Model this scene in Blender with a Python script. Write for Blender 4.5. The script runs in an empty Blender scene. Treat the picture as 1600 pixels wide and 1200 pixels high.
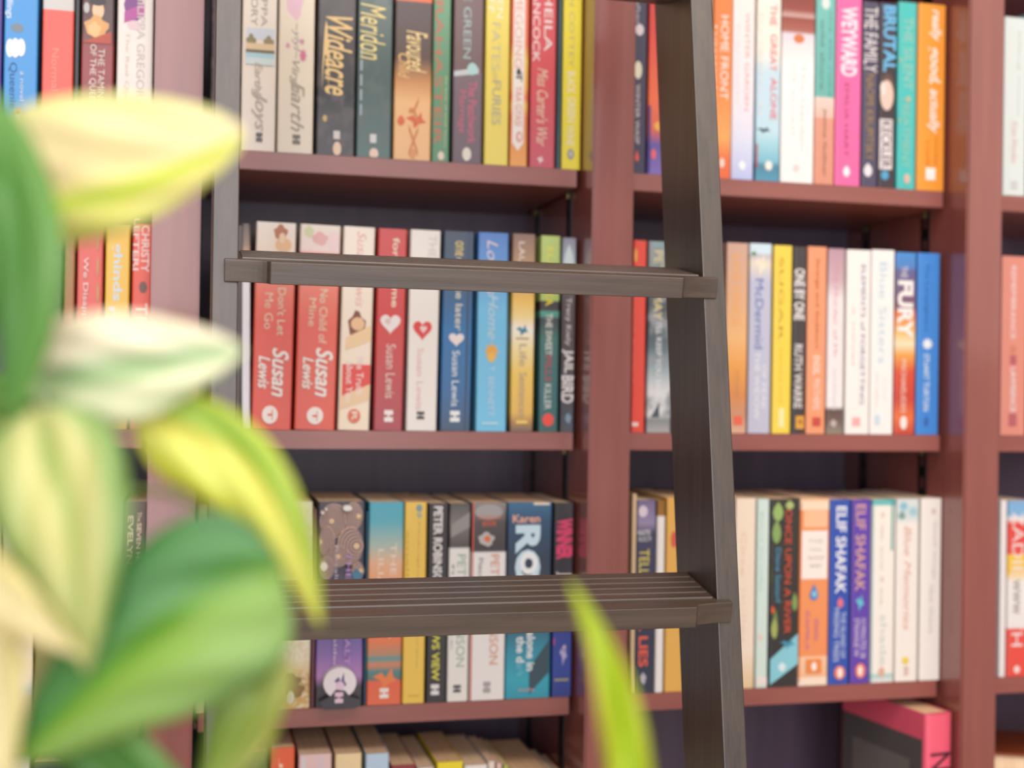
import bpy, bmesh, math, random
from mathutils import Vector, Matrix
random.seed(7)
S = bpy.context.scene
COL = S.collection

# ------------------------------------------------------------ camera
F_PX = 1993.4
CAM_P = Vector((-.411, -1.236, .041))
YAW, PITCH, ROLL = .2439, .0063, .0151
FW = Vector((math.sin(YAW)*math.cos(PITCH), math.cos(YAW)*math.cos(PITCH), math.sin(PITCH)))
_r = Vector((math.cos(YAW), -math.sin(YAW), 0)); _u = _r.cross(FW)
RT = _r*math.cos(ROLL)+_u*math.sin(ROLL)
UP = -_r*math.sin(ROLL)+_u*math.cos(ROLL)
cd = bpy.data.cameras.new('camera'); cam = bpy.data.objects.new('camera', cd); COL.objects.link(cam)
cam.matrix_world = Matrix(((RT.x, UP.x, -FW.x, CAM_P.x), (RT.y, UP.y, -FW.y, CAM_P.y), (RT.z, UP.z, -FW.z, CAM_P.z), (0, 0, 0, 1)))
cd.sensor_width = 36; cd.lens = F_PX/1600*36; cd.clip_start = .02; cd.clip_end = 60
cd.dof.use_dof = True; cd.dof.focus_distance = 1.04; cd.dof.aperture_fstop = 3.0
S.camera = cam

# ------------------------------------------------------------ world, windows, added overhead fill, exposure
w = bpy.data.worlds.new('room_light'); S.world = w; w.use_nodes = True
w.node_tree.nodes['Background'].inputs[0].default_value = (1.0, .9, .83, 1)
w.node_tree.nodes['Background'].inputs[1].default_value = .46
def area_light(name, loc, target, sx, sy, power, col):
    l = bpy.data.lights.new(name, 'AREA'); l.shape = 'RECTANGLE'; l.size = sx; l.size_y = sy; l.energy = power; l.color = col
    o = bpy.data.objects.new(name, l); COL.objects.link(o); o.location = loc
    o.rotation_euler = (Vector(target)-Vector(loc)).to_track_quat('-Z', 'Y').to_euler(); return o
area_light('window_daylight', (-.55, -3.0, .6), (0, 0, .1), 2.2, 3.0, 96, (.97, .96, 1.0))
area_light('window_daylight_warm', (1.9, -2.7, 1.05), (.2, 0, .1), 1.6, 1.8, 12, (1.0, .84, .72))
area_light('added_overhead_fill', (0, -1.3, 1.5), (0, -.5, -1.4), 2.4, .9, 40, (1.0, .9, .8))  # added unseen overhead lamp, brightens page tops, tread tops and upper uprights
S.view_settings.view_transform = 'Standard'; S.view_settings.look = 'None'
S.view_settings.exposure = -.2; S.view_settings.gamma = 1; S.view_settings.use_curve_mapping = False

# ------------------------------------------------------------ pixel -> world helpers (1600x1200 frame)
def ray(x, y): return FW+RT*((x-800)/F_PX)+UP*((600-y)/F_PX)
def atY(x, y, Y):
    d = ray(x, y); return CAM_P+d*((Y-CAM_P.y)/d.y)
def atZ(x, y, Z):
    d = ray(x, y); return CAM_P+d*((Z-CAM_P.z)/d.z)
def atD(x, y, D): return CAM_P+ray(x, y)*D
def proj(P):
    d = P-CAM_P; z = d.dot(FW); return 800+F_PX*d.dot(RT)/z, 600-F_PX*d.dot(UP)/z

# ------------------------------------------------------------ materials
def lin(c):
    if isinstance(c, str):
        c = c.lstrip('#'); c = [int(c[i:i+2], 16)/255 for i in (0, 2, 4)]
    return tuple(v/12.92 if v <= .04045 else ((v+.055)/1.055)**2.4 for v in c)+(1,)
MC = {}
def ink(c):
    c = lin(c); return tuple(v/(1+.32*v) for v in c[:3])+(1,)
def plain(c, rough=.5, metal=0, coat=0, name='paint'):
    k = (c, rough, metal, coat)
    if k in MC: return MC[k]
    m = bpy.data.materials.new(name); m.use_nodes = True; b = m.node_tree.nodes['Principled BSDF']
    b.inputs['Base Color'].default_value = ink(c); b.inputs['Roughness'].default_value = rough
    b.inputs['Metallic'].default_value = metal; b.inputs['Coat Weight'].default_value = coat
    MC[k] = m; return m
def wood(name, c0, c1, rough, axis_scale, bump=.12, nscale=1.0, spec=.5, coat=0, coatr=.1):
    m = bpy.data.materials.new(name); m.use_nodes = True; nt = m.node_tree; b = nt.nodes['Principled BSDF']
    tc = nt.nodes.new('ShaderNodeTexCoord'); mp = nt.nodes.new('ShaderNodeMapping'); mp.inputs['Scale'].default_value = axis_scale
    n = nt.nodes.new('ShaderNodeTexNoise'); n.inputs['Scale'].default_value = nscale; n.inputs['Detail'].default_value = 7; n.inputs['Roughness'].default_value = .62
    cr = nt.nodes.new('ShaderNodeValToRGB'); cr.color_ramp.elements[0].color = lin(c0); cr.color_ramp.elements[1].color = lin(c1)
    cr.color_ramp.elements[0].position = .35; cr.color_ramp.elements[1].position = .68
    bp = nt.nodes.new('ShaderNodeBump'); bp.inputs['Strength'].default_value = bump; bp.inputs['Distance'].default_value = .001
    L = nt.links.new
    L(tc.outputs['Object'], mp.inputs[0]); L(mp.outputs[0], n.inputs[0]); L(n.outputs[0], cr.inputs[0]); L(cr.outputs[0], b.inputs['Base Color'])
    L(n.outputs[0], bp.inputs['Height']); L(bp.outputs[0], b.inputs['Normal'])
    b.inputs['Roughness'].default_value = rough; b.inputs['Specular IOR Level'].default_value = spec; b.inputs['Coat Weight'].default_value = coat; b.inputs['Coat Roughness'].default_value = coatr
    return m
M_UP = wood('burgundy_painted_wood_upright', '#7f443d', '#8b4d45', .4, (60, 60, 4), .2, coat=.9, coatr=.11)
M_SH = wood('burgundy_painted_wood_shelf', '#82463f', '#8e5047', .42, (4, 60, 60), .25, coat=.4, coatr=.25)
M_BK = wood('dark_navy_back_panel', '#4c3f50', '#5a4a5c', .42, (50, 50, 3), .5)
M_LV = wood('black_brown_stained_ladder_stile', '#2a2019', '#403127', .42, (130, 130, 6), .25, spec=.9)
M_LH = wood('black_brown_stained_ladder_tread', '#3a2d25', '#4e3e33', .42, (6, 120, 120), .3, spec=.9)
M_TRK = plain('#17151a', .4, .6, name='black_track_metal')
M_BRASS = plain('#7d6a44', .45, .7, name='brass_clip')
def page_mat():
    m = bpy.data.materials.new('cream_pages'); m.use_nodes = True; nt = m.node_tree; b = nt.nodes['Principled BSDF']
    tc = nt.nodes.new('ShaderNodeTexCoord'); mp = nt.nodes.new('ShaderNodeMapping'); mp.inputs['Scale'].default_value = (2500, 8, 8)
    n = nt.nodes.new('ShaderNodeTexNoise'); n.inputs['Scale'].default_value = 1
    oi = nt.nodes.new('ShaderNodeObjectInfo')
    cr = nt.nodes.new('ShaderNodeValToRGB'); cr.color_ramp.elements[0].color = lin('#d9b48c'); cr.color_ramp.elements[1].color = lin('#f6dfc0')
    cr.color_ramp.elements[0].position = .3; cr.color_ramp.elements[1].position = .7
    mx = nt.nodes.new('ShaderNodeMix'); mx.data_type = 'RGBA'; mx.blend_type = 'MULTIPLY'; mx.inputs[0].default_value = .6
    c2 = nt.nodes.new('ShaderNodeValToRGB'); c2.color_ramp.elements[0].color = lin('#ecd0b0'); c2.color_ramp.elements[1].color = lin('#ffffff')
    L = nt.links.new
    L(tc.outputs['Object'], mp.inputs[0]); L(mp.outputs[0], n.inputs[0]); L(n.outputs[0], cr.inputs[0])
    L(oi.outputs['Random'], c2.inputs[0]); L(cr.outputs[0], mx.inputs[6]); L(c2.outputs[0], mx.inputs[7]); L(mx.outputs[2], b.inputs['Base Color'])
    b.inputs['Roughness'].default_value = .9; return m
M_PG = page_mat()
def cover_mat(stops, mottle=0, mcol='#888888', rough=.38):
    """printed cover: colour bands down the spine; stops = [(t from top, hex)], two stops at one t make a hard edge"""
    m = bpy.data.materials.new('printed_cover'); m.use_nodes = True; nt = m.node_tree; b = nt.nodes['Principled BSDF']; L = nt.links.new
    b.inputs['Roughness'].default_value = rough
    if isinstance(stops, str): stops = [(0, stops)]
    tc = nt.nodes.new('ShaderNodeTexCoord')
    if len(stops) == 1: src = None; b.inputs['Base Color'].default_value = ink(stops[0][1])
    else:
        sp = nt.nodes.new('ShaderNodeSeparateXYZ'); L(tc.outputs['Generated'], sp.inputs[0])
        iv = nt.nodes.new('ShaderNodeMath'); iv.operation = 'SUBTRACT'; iv.inputs[0].default_value = 1; L(sp.outputs[2], iv.inputs[1])
        cr = nt.nodes.new('ShaderNodeValToRGB'); e = cr.color_ramp.elements
        e[0].position = stops[0][0]; e[0].color = ink(stops[0][1]); e[1].position = stops[-1][0]; e[1].color = ink(stops[-1][1])
        for i, (t, c) in enumerate(stops[1:-1]):
            q = e.new(min(1, t+.0006*i)); q.color = ink(c)
        L(iv.outputs[0], cr.inputs[0]); L(cr.outputs[0], b.inputs['Base Color']); src = cr
    if mottle:
        n = nt.nodes.new('ShaderNodeTexNoise'); n.inputs['Scale'].default_value = mottle; n.inputs['Detail'].default_value = 3
        L(tc.outputs['Object'], n.inputs[0])
        c2 = nt.nodes.new('ShaderNodeValToRGB'); c2.color_ramp.elements[0].position = .48; c2.color_ramp.elements[1].position = .58; L(n.outputs[0], c2.inputs[0])
        mx = nt.nodes.new('ShaderNodeMix'); mx.data_type = 'RGBA'; L(c2.outputs[0], mx.inputs[0])
        if src: L(src.outputs[0], mx.inputs[6])
        else: mx.inputs[6].default_value = ink(stops[0][1])
        mx.inputs[7].default_value = ink(mcol); L(mx.outputs[2], b.inputs['Base Color'])
    return m

# ------------------------------------------------------------ object helpers
def mesh_obj(name, verts, faces, mat, parent=None, smooth=False, loc=None):
    me = bpy.data.meshes.new(name); me.from_pydata([tuple(v) for v in verts], [], faces); me.update()
    me.materials.append(mat)
    if smooth:
        for p in me.polygons: p.use_smooth = True
    o = bpy.data.objects.new(name, me); COL.objects.link(o)
    if parent: o.parent = parent
    if loc: o.location = loc
    return o
def bm_obj(name, bm, mat, parent=None, smooth=False):
    me = bpy.data.meshes.new(name); bmesh.ops.recalc_face_normals(bm, faces=bm.faces); bm.to_mesh(me); bm.free(); me.materials.append(mat)
    if smooth:
        for p in me.polygons: p.use_smooth = True
    o = bpy.data.objects.new(name, me); COL.objects.link(o)
    if parent: o.parent = parent
    return o
def empty(name, loc, label, cat, group=None):
    o = bpy.data.objects.new(name, None); COL.objects.link(o); o.location = loc; o.empty_display_size = .02
    o['label'] = label; o['category'] = cat
    if group: o['group'] = group
    return o
def box_bm(bm, x0, x1, y0, y1, z0, z1, bev=0):
    r = bmesh.ops.create_cube(bm, size=1); vs = r['verts']
    for v in vs: v.co = Vector((x0+(v.co.x+.5)*(x1-x0), y0+(v.co.y+.5)*(y1-y0), z0+(v.co.z+.5)*(z1-z0)))
    if bev:
        es = list({e for v in vs for e in v.link_edges}); bmesh.ops.bevel(bm, geom=es, offset=bev, segments=2, affect='EDGES')
    return bm
def prism(pts, y0, y1):
    """closed polygon pts (x,z) extruded between y0 and y1"""
    n = len(pts); v = [(x, y0, z) for x, z in pts]+[(x, y1, z) for x, z in pts]
    f = [tuple(range(n)), tuple(range(2*n-1, n-1, -1))]+[(i, i+n, (i+1) % n+n, (i+1) % n) for i in range(n)]
    return v, f
def tube(name, pts, r, mat, parent, seg=8):
    """swept round stem through pts, radius r or list"""
    P = [Vector(p) for p in pts]; Q = []
    for i in range(len(P)-1):
        a = P[max(i-1, 0)]; b = P[i]; c = P[i+1]; d = P[min(i+2, len(P)-1)]
        for k in range(6):
            t = k/6; Q.append(.5*((2*b)+(c-a)*t+(2*a-5*b+4*c-d)*t*t+(3*b-a-3*c+d)*t**3))
    Q.append(P[-1]); V = []; Fs = []
    for i, p in enumerate(Q):
        t = (Q[min(i+1, len(Q)-1)]-Q[max(i-1, 0)]).normalized(); a = t.cross(Vector((0, .3, 1))).normalized(); b = t.cross(a)
        for k in range(seg):
            an = 2*math.pi*k/seg; V.append(p+(a*math.cos(an)+b*math.sin(an))*r)
    for i in range(len(Q)-1):
        for k in range(seg): Fs.append((i*seg+k, i*seg+(k+1) % seg, (i+1)*seg+(k+1) % seg, (i+1)*seg+k))
    Fs.append(tuple(range(seg))); Fs.append(tuple(range(len(V)-1, len(V)-seg-1, -1)))
    return mesh_obj(name, V, Fs, mat, parent, True)

# ------------------------------------------------------------ room
FLOOR = -1.42
bm = bmesh.new(); box_bm(bm, -3, 3, -3.6, .6, FLOOR-.05, FLOOR)
fl = bm_obj('floor', bm, wood('oak_floor', '#a89880', '#c2b49c', .45, (5, 30, 30))); fl['kind'] = 'structure'
bm = bmesh.new(); box_bm(bm, -3, 3, .29, .35, FLOOR, 1.3)
wb = bm_obj('wall_back', bm, plain('#d8d0c6', .8)); wb['kind'] = 'structure'

# ------------------------------------------------------------ bookcase
HW = .0221; SY = .0391; GAP = .0052; DEPTH = .2654; PITCH_X = .43
ZS = {0: .548, 1: .274, 2: 0.0, 3: -.2754, 4: -.551}
TH = .0185
bc = empty('bookcase', (0, .0, FLOOR), 'burgundy painted built-in bookcase with adjustable shelves behind the ladder', 'bookcase')
def bpart(name, *a, mat=M_UP, bev=.002):
    bm = bmesh.new(); box_bm(bm, *a, bev); o = bm_obj(name, bm, mat); o.parent = bc; o.location = (0, 0, -FLOOR); return o
for k in (-2, -1, 0, 1, 2): bpart('upright', k*PITCH_X-HW, k*PITCH_X+HW, 0, DEPTH, FLOOR, .84)
bpart('back_panel', -2*PITCH_X-HW, 2*PITCH_X+HW, DEPTH, DEPTH+.012, FLOOR, .84, mat=M_BK, bev=0)
bpart('top_board', -2*PITCH_X-HW-.01, 2*PITCH_X+HW+.01, -.01, DEPTH+.012, .84, .865, mat=M_SH)
for k in (-2, -1, 0, 1):
    for z in list(ZS.values())+[-.826, -1.10, -1.35]:
        x0 = k*PITCH_X+HW+GAP; x1 = (k+1)*PITCH_X-HW-GAP
        bpart('shelf', x0, x1, SY, DEPTH-.001, z-TH, z, mat=M_SH, bev=.0008)
    # slotted metal tracks on the inner faces that carry the shelves
    for sx, X in ((1, k*PITCH_X+HW), (-1, (k+1)*PITCH_X-HW)):
        for Y in (SY+.042, DEPTH-.05):
            bm = bmesh.new()
            z = -1.3
            box_bm(bm, min(X, X+sx*.0015), max(X, X+sx*.0015), Y-.008, Y-.003, -1.36, .80)
            box_bm(bm, min(X, X+sx*.0015), max(X, X+sx*.0015), Y+.003, Y+.008, -1.36, .80)
            while z < .8:
                box_bm(bm, min(X, X+sx*.0016), max(X, X+sx*.0016), Y-.003, Y+.003, z, z+.012); z += .025
            o = bm_obj('shelf_track', bm, M_TRK); o.parent = bc; o.location = (0, 0, -FLOOR)
            for zz in (ZS[1], ZS[2], ZS[3]):
                bm = bmesh.new(); box_bm(bm, min(X, X+sx*.0045), max(X, X+sx*.0045), Y-.003, Y+.003, zz-TH-.006, zz-TH-.0001)
                o = bm_obj('shelf_clip', bm, M_BRASS); o.parent = bc; o.location = (0, 0, -FLOOR)

# ------------------------------------------------------------ ladder
LY0, LAL, LDW, LXL, LXR, LTW = -.2281, .1466, .0898, -.3788, .0135, .0205
TAU, TT, TLEN, TP, TW_, TEW, TE = .1912, .0177, .0711, .0123, .0352, .0110, .0015
LU = Vector((0, math.sin(LAL), math.cos(LAL))); LB = Vector((0, math.cos(LAL), -math.sin(LAL)))
footu = (FLOOR-(-LB.z*0))/LU.z
lbase = Vector(((LXL+LXR)/2, LY0+footu*LU.y, FLOOR))
lad = empty('library_ladder', lbase, 'dark brown wooden library ladder leaning in front of the bookcase', 'ladder')
def ladpt(x, u, b): return Vector((x, LY0, 0))+LU*u+LB*b
U1 = .77/LU.z
for x0 in (LXL-LTW, LXR):
    vs = []
    # foot cut level with the floor
    for x in (x0, x0+LTW):
        for b in (0, LDW):
            uf = (FLOOR-LB.z*b)/LU.z
            vs += [ladpt(x, uf, b)-lbase, ladpt(x, U1, b)-lbase]
    f = [(0, 1, 3, 2), (4, 6, 7, 5), (0, 4, 5, 1), (2, 3, 7, 6), (0, 2, 6, 4), (1, 5, 7, 3)]
    o = mesh_obj('stile', vs, f, M_LV, lad)
    bv = o.modifiers.new('bevel', 'BEVEL'); bv.width = .0011; bv.segments = 2
TB = Vector((0, math.cos(TAU), math.sin(TAU))); TN = Vector((0, -math.sin(TAU), math.cos(TAU)))
def tread(u):
    E = Vector((0, LY0, 0))+LU*u-TB*TE
    # plan outline: back edge between stiles, ears on the stile fronts, cove-cut to the nosing
    out = [(LXL+.0002, TLEN), (LXL+.0002, TE+.0001), (LXL-TEW, TE+.0001), (LXL-TEW, -.0065)]
    for k in range(1, 10):
        t = k/10; out.append((LXL-TEW+(TW_+.001)*t, -.0065-TP*.75*(1-math.sqrt(1-(t*.96)**2))))
    out += [(LXL-TEW+TW_, -TP-.0035)]
    m = [((LXL+LXR)-x, b) for x, b in reversed(out)]
    out = out+m
    V = []; n = len(out)
    for t in (0, -TT):
        for x, b in out: V.append(Vector((x, 0, 0))+E+TB*b+TN*t-lbase)
    F = [tuple(range(n))[::-1], tuple(range(n, 2*n))]+[(i, (i+1) % n, (i+1) % n+n, i+n) for i in range(n)]
    o = mesh_obj('tread', V, F, M_LH, lad)
    bv = o.modifiers.new('bevel', 'BEVEL'); bv.width = .0006; bv.segments = 2; bv.limit_method = 'ANGLE'; bv.angle_limit = .9
    # non-slip ridges between the grooves cut along the tread's top
    bm = bmesh.new()
    for k in range(5):
        b0 = .004+k*.0128; vs = []
        for x in (LXL+.003, LXR-.003):
            for b, h in ((b0, -.0002), (b0+.0006, .0012), (b0+.0108, .0012), (b0+.0116, -.0002)): vs.append(bm.verts.new(Vector((x, 0, 0))+E+TB*b+TN*h-lbase))
        for i in range(3): bm.faces.new((vs[i], vs[i+1], vs[i+5], vs[i+4]))
        bm.faces.new(vs[0:4]); bm.faces.new(vs[7:3:-1])
    bm_obj('tread_ridges', bm, M_LH, o)
du = .1447+.1301
for k in range(-4, 4): tread(.1447+du*(k-0) if k != -1 else -.1301)

# ------------------------------------------------------------ books
TXT = {}
def text_mesh(s, bold=0, shear=0):
    k = (s, bold, shear)
    if k in TXT: return TXT[k]
    c = bpy.data.curves.new('lettering', 'FONT'); c.body = s; c.offset = 0 if 'M' in s else bold*.7; c.shear = shear; c.resolution_u = 3
    o = bpy.data.objects.new('lettering', c); COL.objects.link(o)
    dg = bpy.context.evaluated_depsgraph_get(); dg.update(); me = o.evaluated_get(dg).to_mesh()
    V = [(v.co.x, v.co.y) for v in me.vertices]; F = [tuple(p.vertices) for p in me.polygons]
    o.evaluated_get(dg).to_mesh_clear(); bpy.data.objects.remove(o); bpy.data.curves.remove(c)
    x0 = min(v[0] for v in V); x1 = max(v[0] for v in V); y0 = min(v[1] for v in V); y1 = max(v[1] for v in V)
    TXT[k] = ([((x-x0)/(x1-x0), (y-y0)/(y1-y0)) for x, y in V], F); return TXT[k]
SPY = SY+.0012
def shape_pts(kind, n=22):
    if kind == 'rect': return [(-.5, -.5), (.5, -.5), (.5, .5), (-.5, .5)]
    if kind == 'ell': return [(.5*math.cos(6.2832*i/n), .5*math.sin(6.2832*i/n)) for i in range(n)]
    if kind == 'drop': return [(0, .5)]+[(.38*math.cos(a), -.18+.32*math.sin(a)) for a in [math.radians(40-i*260/14) for i in range(15)]]
    if kind == 'heart':
        P = []
        for i in range(28):
            t = 6.2832*i/28; P.append((math.sin(t)**3*.5, (13*math.cos(t)-5*math.cos(2*t)-2*math.cos(3*t)-math.cos(4*t))/17*.5+.05))
        return P
    if kind == 'leaf': return [(0, .5), (.3, .22), (.42, -.05), (.3, -.35), (0, -.5), (-.3, -.35), (-.42, -.05), (-.3, .22)]
    if kind == 'bird': return [(-.5, .1), (-.15, .3), (0, .05), (.25, .5), (.3, .1), (.5, -.1), (.15, -.2), (-.1, -.5), (-.15, -.1)]
    if kind == 'slant': return [(-.5, -.5), (.5, -.1), (.5, .5), (-.5, .0)]
    if kind == 'tri': return [(-.5, -.5), (.5, -.5), (.5, .5)]
    if kind == 'arrow': return [(-.5, .5), (-.5, -.46), (0, -.5), (.5, -.46), (.5, .5)]
    if kind == 'flower':
        return [((.5 if i % 2 == 0 else .3)*math.cos(6.2832*i/16), (.5 if i % 2 == 0 else .3)*math.sin(6.2832*i/16)) for i in range(16)]
    if kind == 'blob':
        return [((.42+.08*math.sin(i*2.3))*math.cos(6.2832*i/14), (.42+.08*math.cos(i*1.7))*math.sin(6.2832*i/14)) for i in range(14)]
    if kind == 'brick':   # two stacked tiny bars, as on a publisher's mark
        return [(-.5, .5), (-.5, .1), (-.1, .1), (-.1, -.1), (-.5, -.1), (-.5, -.5), (.5, -.5), (.5, -.1), (.1, -.1), (.1, .1), (.5, .1), (.5, .5)]
def book_meshes(root, W, H, D, cover, pages=True):
    """paperback: C-shaped cover wrapped round a page block; local x across the spine, y into the shelf, z up"""
    r = min(.0016, W*.2); t = .0006
    prof = [(0, D), (0, r), (r*.3, r*.3), (r, 0), (W-r, 0), (W-r*.3, r*.3), (W, r), (W, D), (W-t, D), (W-t, .0015), (t, .0015), (t, D)]
    n = len(prof); V = [(x, y, 0) for x, y in prof]+[(x, y, H) for x, y in prof]
    V = [(x-W/2, y, z) for x, y, z in V]
    quads = [(0, 1, 10, 11), (1, 2, 3, 10), (3, 4, 9, 10), (4, 5, 6, 9), (6, 7, 8, 9)]
    F = [(i, (i+1) % n, (i+1) % n+n, i+n) for i in range(n)]+[q[::-1] for q in quads]+[tuple(i+n for i in q) for q in quads]
    mesh_obj('cover', V, F, cover, root)
    if pages:
        bm = bmesh.new(); box_bm(bm, -W/2+t, W/2-t, .0016, D-.001, .0004, H-.0008); bm_obj('page_block', bm, M_PG, root)
BAYN = {-1: 'left bay', 0: 'centre bay', 1: 'right bay', 2: 'far right bay'}
ROWN = {1: 'top shelf', 2: 'middle shelf', 3: 'third shelf', 4: 'bottom shelf'}
NBOOK = 0
def book(row, bay, x0, x1, ytop, look, cover, items=(), lean=0, dep=None, dy=0.0, mott=0, mcol='#888888'):
    """x0,x1: spine edges where it meets the shelf; ytop: top edge of the spine (photo pixels, all on the real spine plane)"""
    global NBOOK; NBOOK += 1
    z = ZS[row]; Y = SPY+dy
    yb = 600
    for _ in range(4):
        X = atY((x0+x1)/2, yb, Y).x; yb = proj(Vector((X, Y, z)))[1]
    A = atY(x0, yb, Y); B = atY(x1, yb, Y); W = B.x-A.x-.0005; H = atY((x0+x1)/2+4, ytop, Y).z-z
    lo, hi = bay*PITCH_X-PITCH_X+HW+.0006, bay*PITCH_X-HW-.0006
    xl_, xr_ = A.x, B.x
    if xl_ < lo < xr_: xl_ = lo
    if xl_ < hi < xr_: xr_ = hi
    if xr_-xl_ < W: A = Vector((xl_, A.y, A.z)); B = Vector((xr_, B.y, B.z)); W = xr_-xl_-.0005
    D = dep or (.128 if H > .19 else .11)+random.uniform(-.003, .003)
    D = min(D, DEPTH-Y-.004)
    zz = z+.0003+abs(math.sin(math.radians(lean)))*W/2
    loc = Vector(((A.x+B.x)/2, Y, zz))
    root = empty('paperback_book', loc, look+' on '+ROWN[row]+' of '+BAYN[bay], 'book', 'books on the '+ROWN[row]+' of the '+BAYN[bay])
    a = math.radians(lean); root.rotation_euler = (0, a, 0)
    book_meshes(root, W, H, D, cover_mat(cover, mott, mcol) if not isinstance(cover, bpy.types.Material) else cover)
    for i, it in enumerate(items):
        kind, c = it[0], it[1]; px0, py0, px1, py1 = it[2:6]
        P = atY(px0, py1, Y); Q = atY(px1, py0, Y)
        ctr = (P+Q)/2-loc; w_ = Q.x-P.x; h_ = Q.z-P.z
        cx = ctr.x*math.cos(a)-ctr.z*math.sin(a); cz = ctr.x*math.sin(a)+ctr.z*math.cos(a)
        lim = W/2-.0006
        xa = max(cx-w_/2, -lim); xb = min(cx+w_/2, lim)
        if xb-xa < .0006: continue
        cx = (xa+xb)/2; w_ = xb-xa
        if cz+h_/2 > H-.0005:
            if kind in ('rect',): top = H-.0003; bot = cz-h_/2; cz = (top+bot)/2; h_ = top-bot
        if kind in ('rect',) and cz-h_/2 < .0003: top = cz+h_/2; cz = (top+.0003)/2; h_ = top-.0003
        off = -.00012*(i+1)
        if kind in ('T', 'A', 'H', 'HA'):     # title / author running down; H = horizontal
            body = it[6]; bold = it[7] if len(it) > 7 else 0; sh = it[8] if len(it) > 8 else 0
            V, Fc = text_mesh(body, bold, sh)
            if kind in ('T', 'A'): VV = [(cx-w_/2+y*w_, off, cz+h_/2-x*h_) for x, y in V]
            else: VV = [(cx-w_/2+x*w_, off, cz-h_/2+y*h_) for x, y in V]
            mesh_obj('title_text' if kind in ('T', 'H') else 'author_text', VV, Fc, plain(c, .5, name='printed_ink'), root)
        else:
            nm = {'rect': 'cover_panel'}.get(kind, 'cover_art')
            if len(it) > 6: nm = it[6]
            pts = [(max(-lim, min(lim, cx+x*w_)), max(.0004, min(H-.0003, cz+y*h_))) for x, y in shape_pts(kind)]
            V, Fc = prism(pts, off, 0.0004)
            mesh_obj(nm, V, Fc, plain(c, .45, name='printed_ink'), root)
    return root
LG = 'publisher_logo'
# ---- top shelf, left bay
book(1,-1,-58,1,-60,'deep purple paperback left of the blue spine','#4a3a8c')
book(1,-1,3,57,-85,'bright blue paperback with orange oval mark and white balls','#3a8edb',
 [('A','#f4f8fb',8,-70,22,28,'Maggie Paddlings',.02),('leaf','#6f7f8d',14,36,40,50),('ell','#f2f6f8',9,61,22,89,'cover_art'),('ell','#f6f9fb',17,60,31,90,'cover_art'),('ell','#f2f6f8',26,61,40,88,'cover_art'),
  ('T','#235a9e',12,98,27,170,'Queenie'),('T','#cfe0f0',31,112,39,158,'a novel'),('ell','#e07a45',19,171,37,199,LG),('ell','#f8f1ea',24,177,32,195,LG),('ell','#2a2522',26,175,31,181,LG)])
book(1,-1,63,113,-80,'coral red paperback, grey band above, white N-shaped mark',[(0,'#c9c6c2'),(.32,'#c9c6c2'),(.325,'#f2564a'),(1,'#ef5a4c')],
 [('T','#f48a7c',80,76,92,142,'Normal'),('H','#fbf2ee',82,178,94,193,'N',.04)])
book(1,-1,114,122,-50,'thin black paperback squeezed between coral red and maroon spines','#1d1f22')
book(1,-1,124,176,-70,'maroon paperback with a woman in orange gown on spine',[(0,'#43393c'),(.4,'#54393a'),(.5,'#8e3c3c'),(.62,'#96393b'),(1,'#6b3a3f')],
 [('ell','#5b3b3a',128,-6,166,30,'cover_art'),('ell','#b9b7b6',131,4,140,20,'cover_art'),('ell','#efc29a',144,3,163,29,'cover_art'),('ell','#2f2a2c',140,-5,166,8,'cover_art'),('blob','#e2a05e',128,24,174,62,'cover_art'),('blob','#f0bb7d',135,34,160,58,'cover_art'),('tri','#b5462f',128,50,174,66,'cover_art'),
  ('T','#efdad2',152,77,164,165,'THE TAMING',.01),('T','#efdad2',138,70,151,168,'OF THE QUEEN',.01),('H','#d9c3bb',144,182,152,197,'S'),('H','#d9c3bb',152,182,160,197,'S')])
book(1,-1,180,237,-75,'white paperback with purple skirt picture high on spine',[(0,'#efe2d8'),(.6,'#f7ebe0'),(1,'#f6e4da')],
 [('leaf','#7a4088',190,-25,228,36),('slant','#b44a97',194,4,226,36),('ell','#e9c8cb',198,33,222,46,'cover_art'),('T','#cfc2ba',212,-22,228,168,'PHILIPPA GREGORY',.02),('T','#e5cfc0',193,50,203,180,'The Red Queen'),('H','#c9a99b',190,192,228,199,'TOUCHES')])
# ---- top shelf, centre bay
book(1,0,326,372,-62,'dark scuffed paperback half hidden behind the left ladder stile','#2c2d30',mott=90,mcol='#4b4540')
book(1,0,375,430,-72,'cream paperback with tiny lake landscape and grey script',[(0,'#f3e3cf'),(1,'#f6e4d4')],
 [('T','#a69a90',408,-60,419,42,'PHILIPPA',.01),('T','#a69a90',392,-60,404,40,'GREGORY',.01),('rect','#cfd8e6',385,46,429,60,'cover_art'),('blob','#8a8058',383,52,402,80),('blob','#93805a',410,56,430,80),('rect','#e7c59b',384,70,429,82,'cover_art'),('rect','#6d6048',384,80,429,84,'cover_art'),('rect','#a9d3df',384,85,429,93,'cover_art'),('rect','#d2e2e2',384,93,429,100,'cover_art'),
  ('T','#b9aca0',394,98,410,158,'Earthly',0,.3),('T','#b9aca0',392,140,418,204,'Joys',0,.4),('brick','#5c5651',400,208,410,221,LG)])
book(1,0,432,489,-70,'cream paperback with pink blossom sprig and grey script','#ecd9c0',
 [('blob','#eab8c8',443,-30,478,32),('T','#9a948a',455,36,470,92,'~ylyl~',0,.3),('flower','#cf6b8b',467,76,480,98),('flower','#dc94a8',446,66,454,76),('flower','#c98aa0',468,60,476,70),
  ('T','#a79a88',452,96,468,150,'Virgin',0,.4),('T','#a79a88',454,128,476,205,'Earth',0,.4),('brick','#6a6258',457,211,469,225,LG)])
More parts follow.
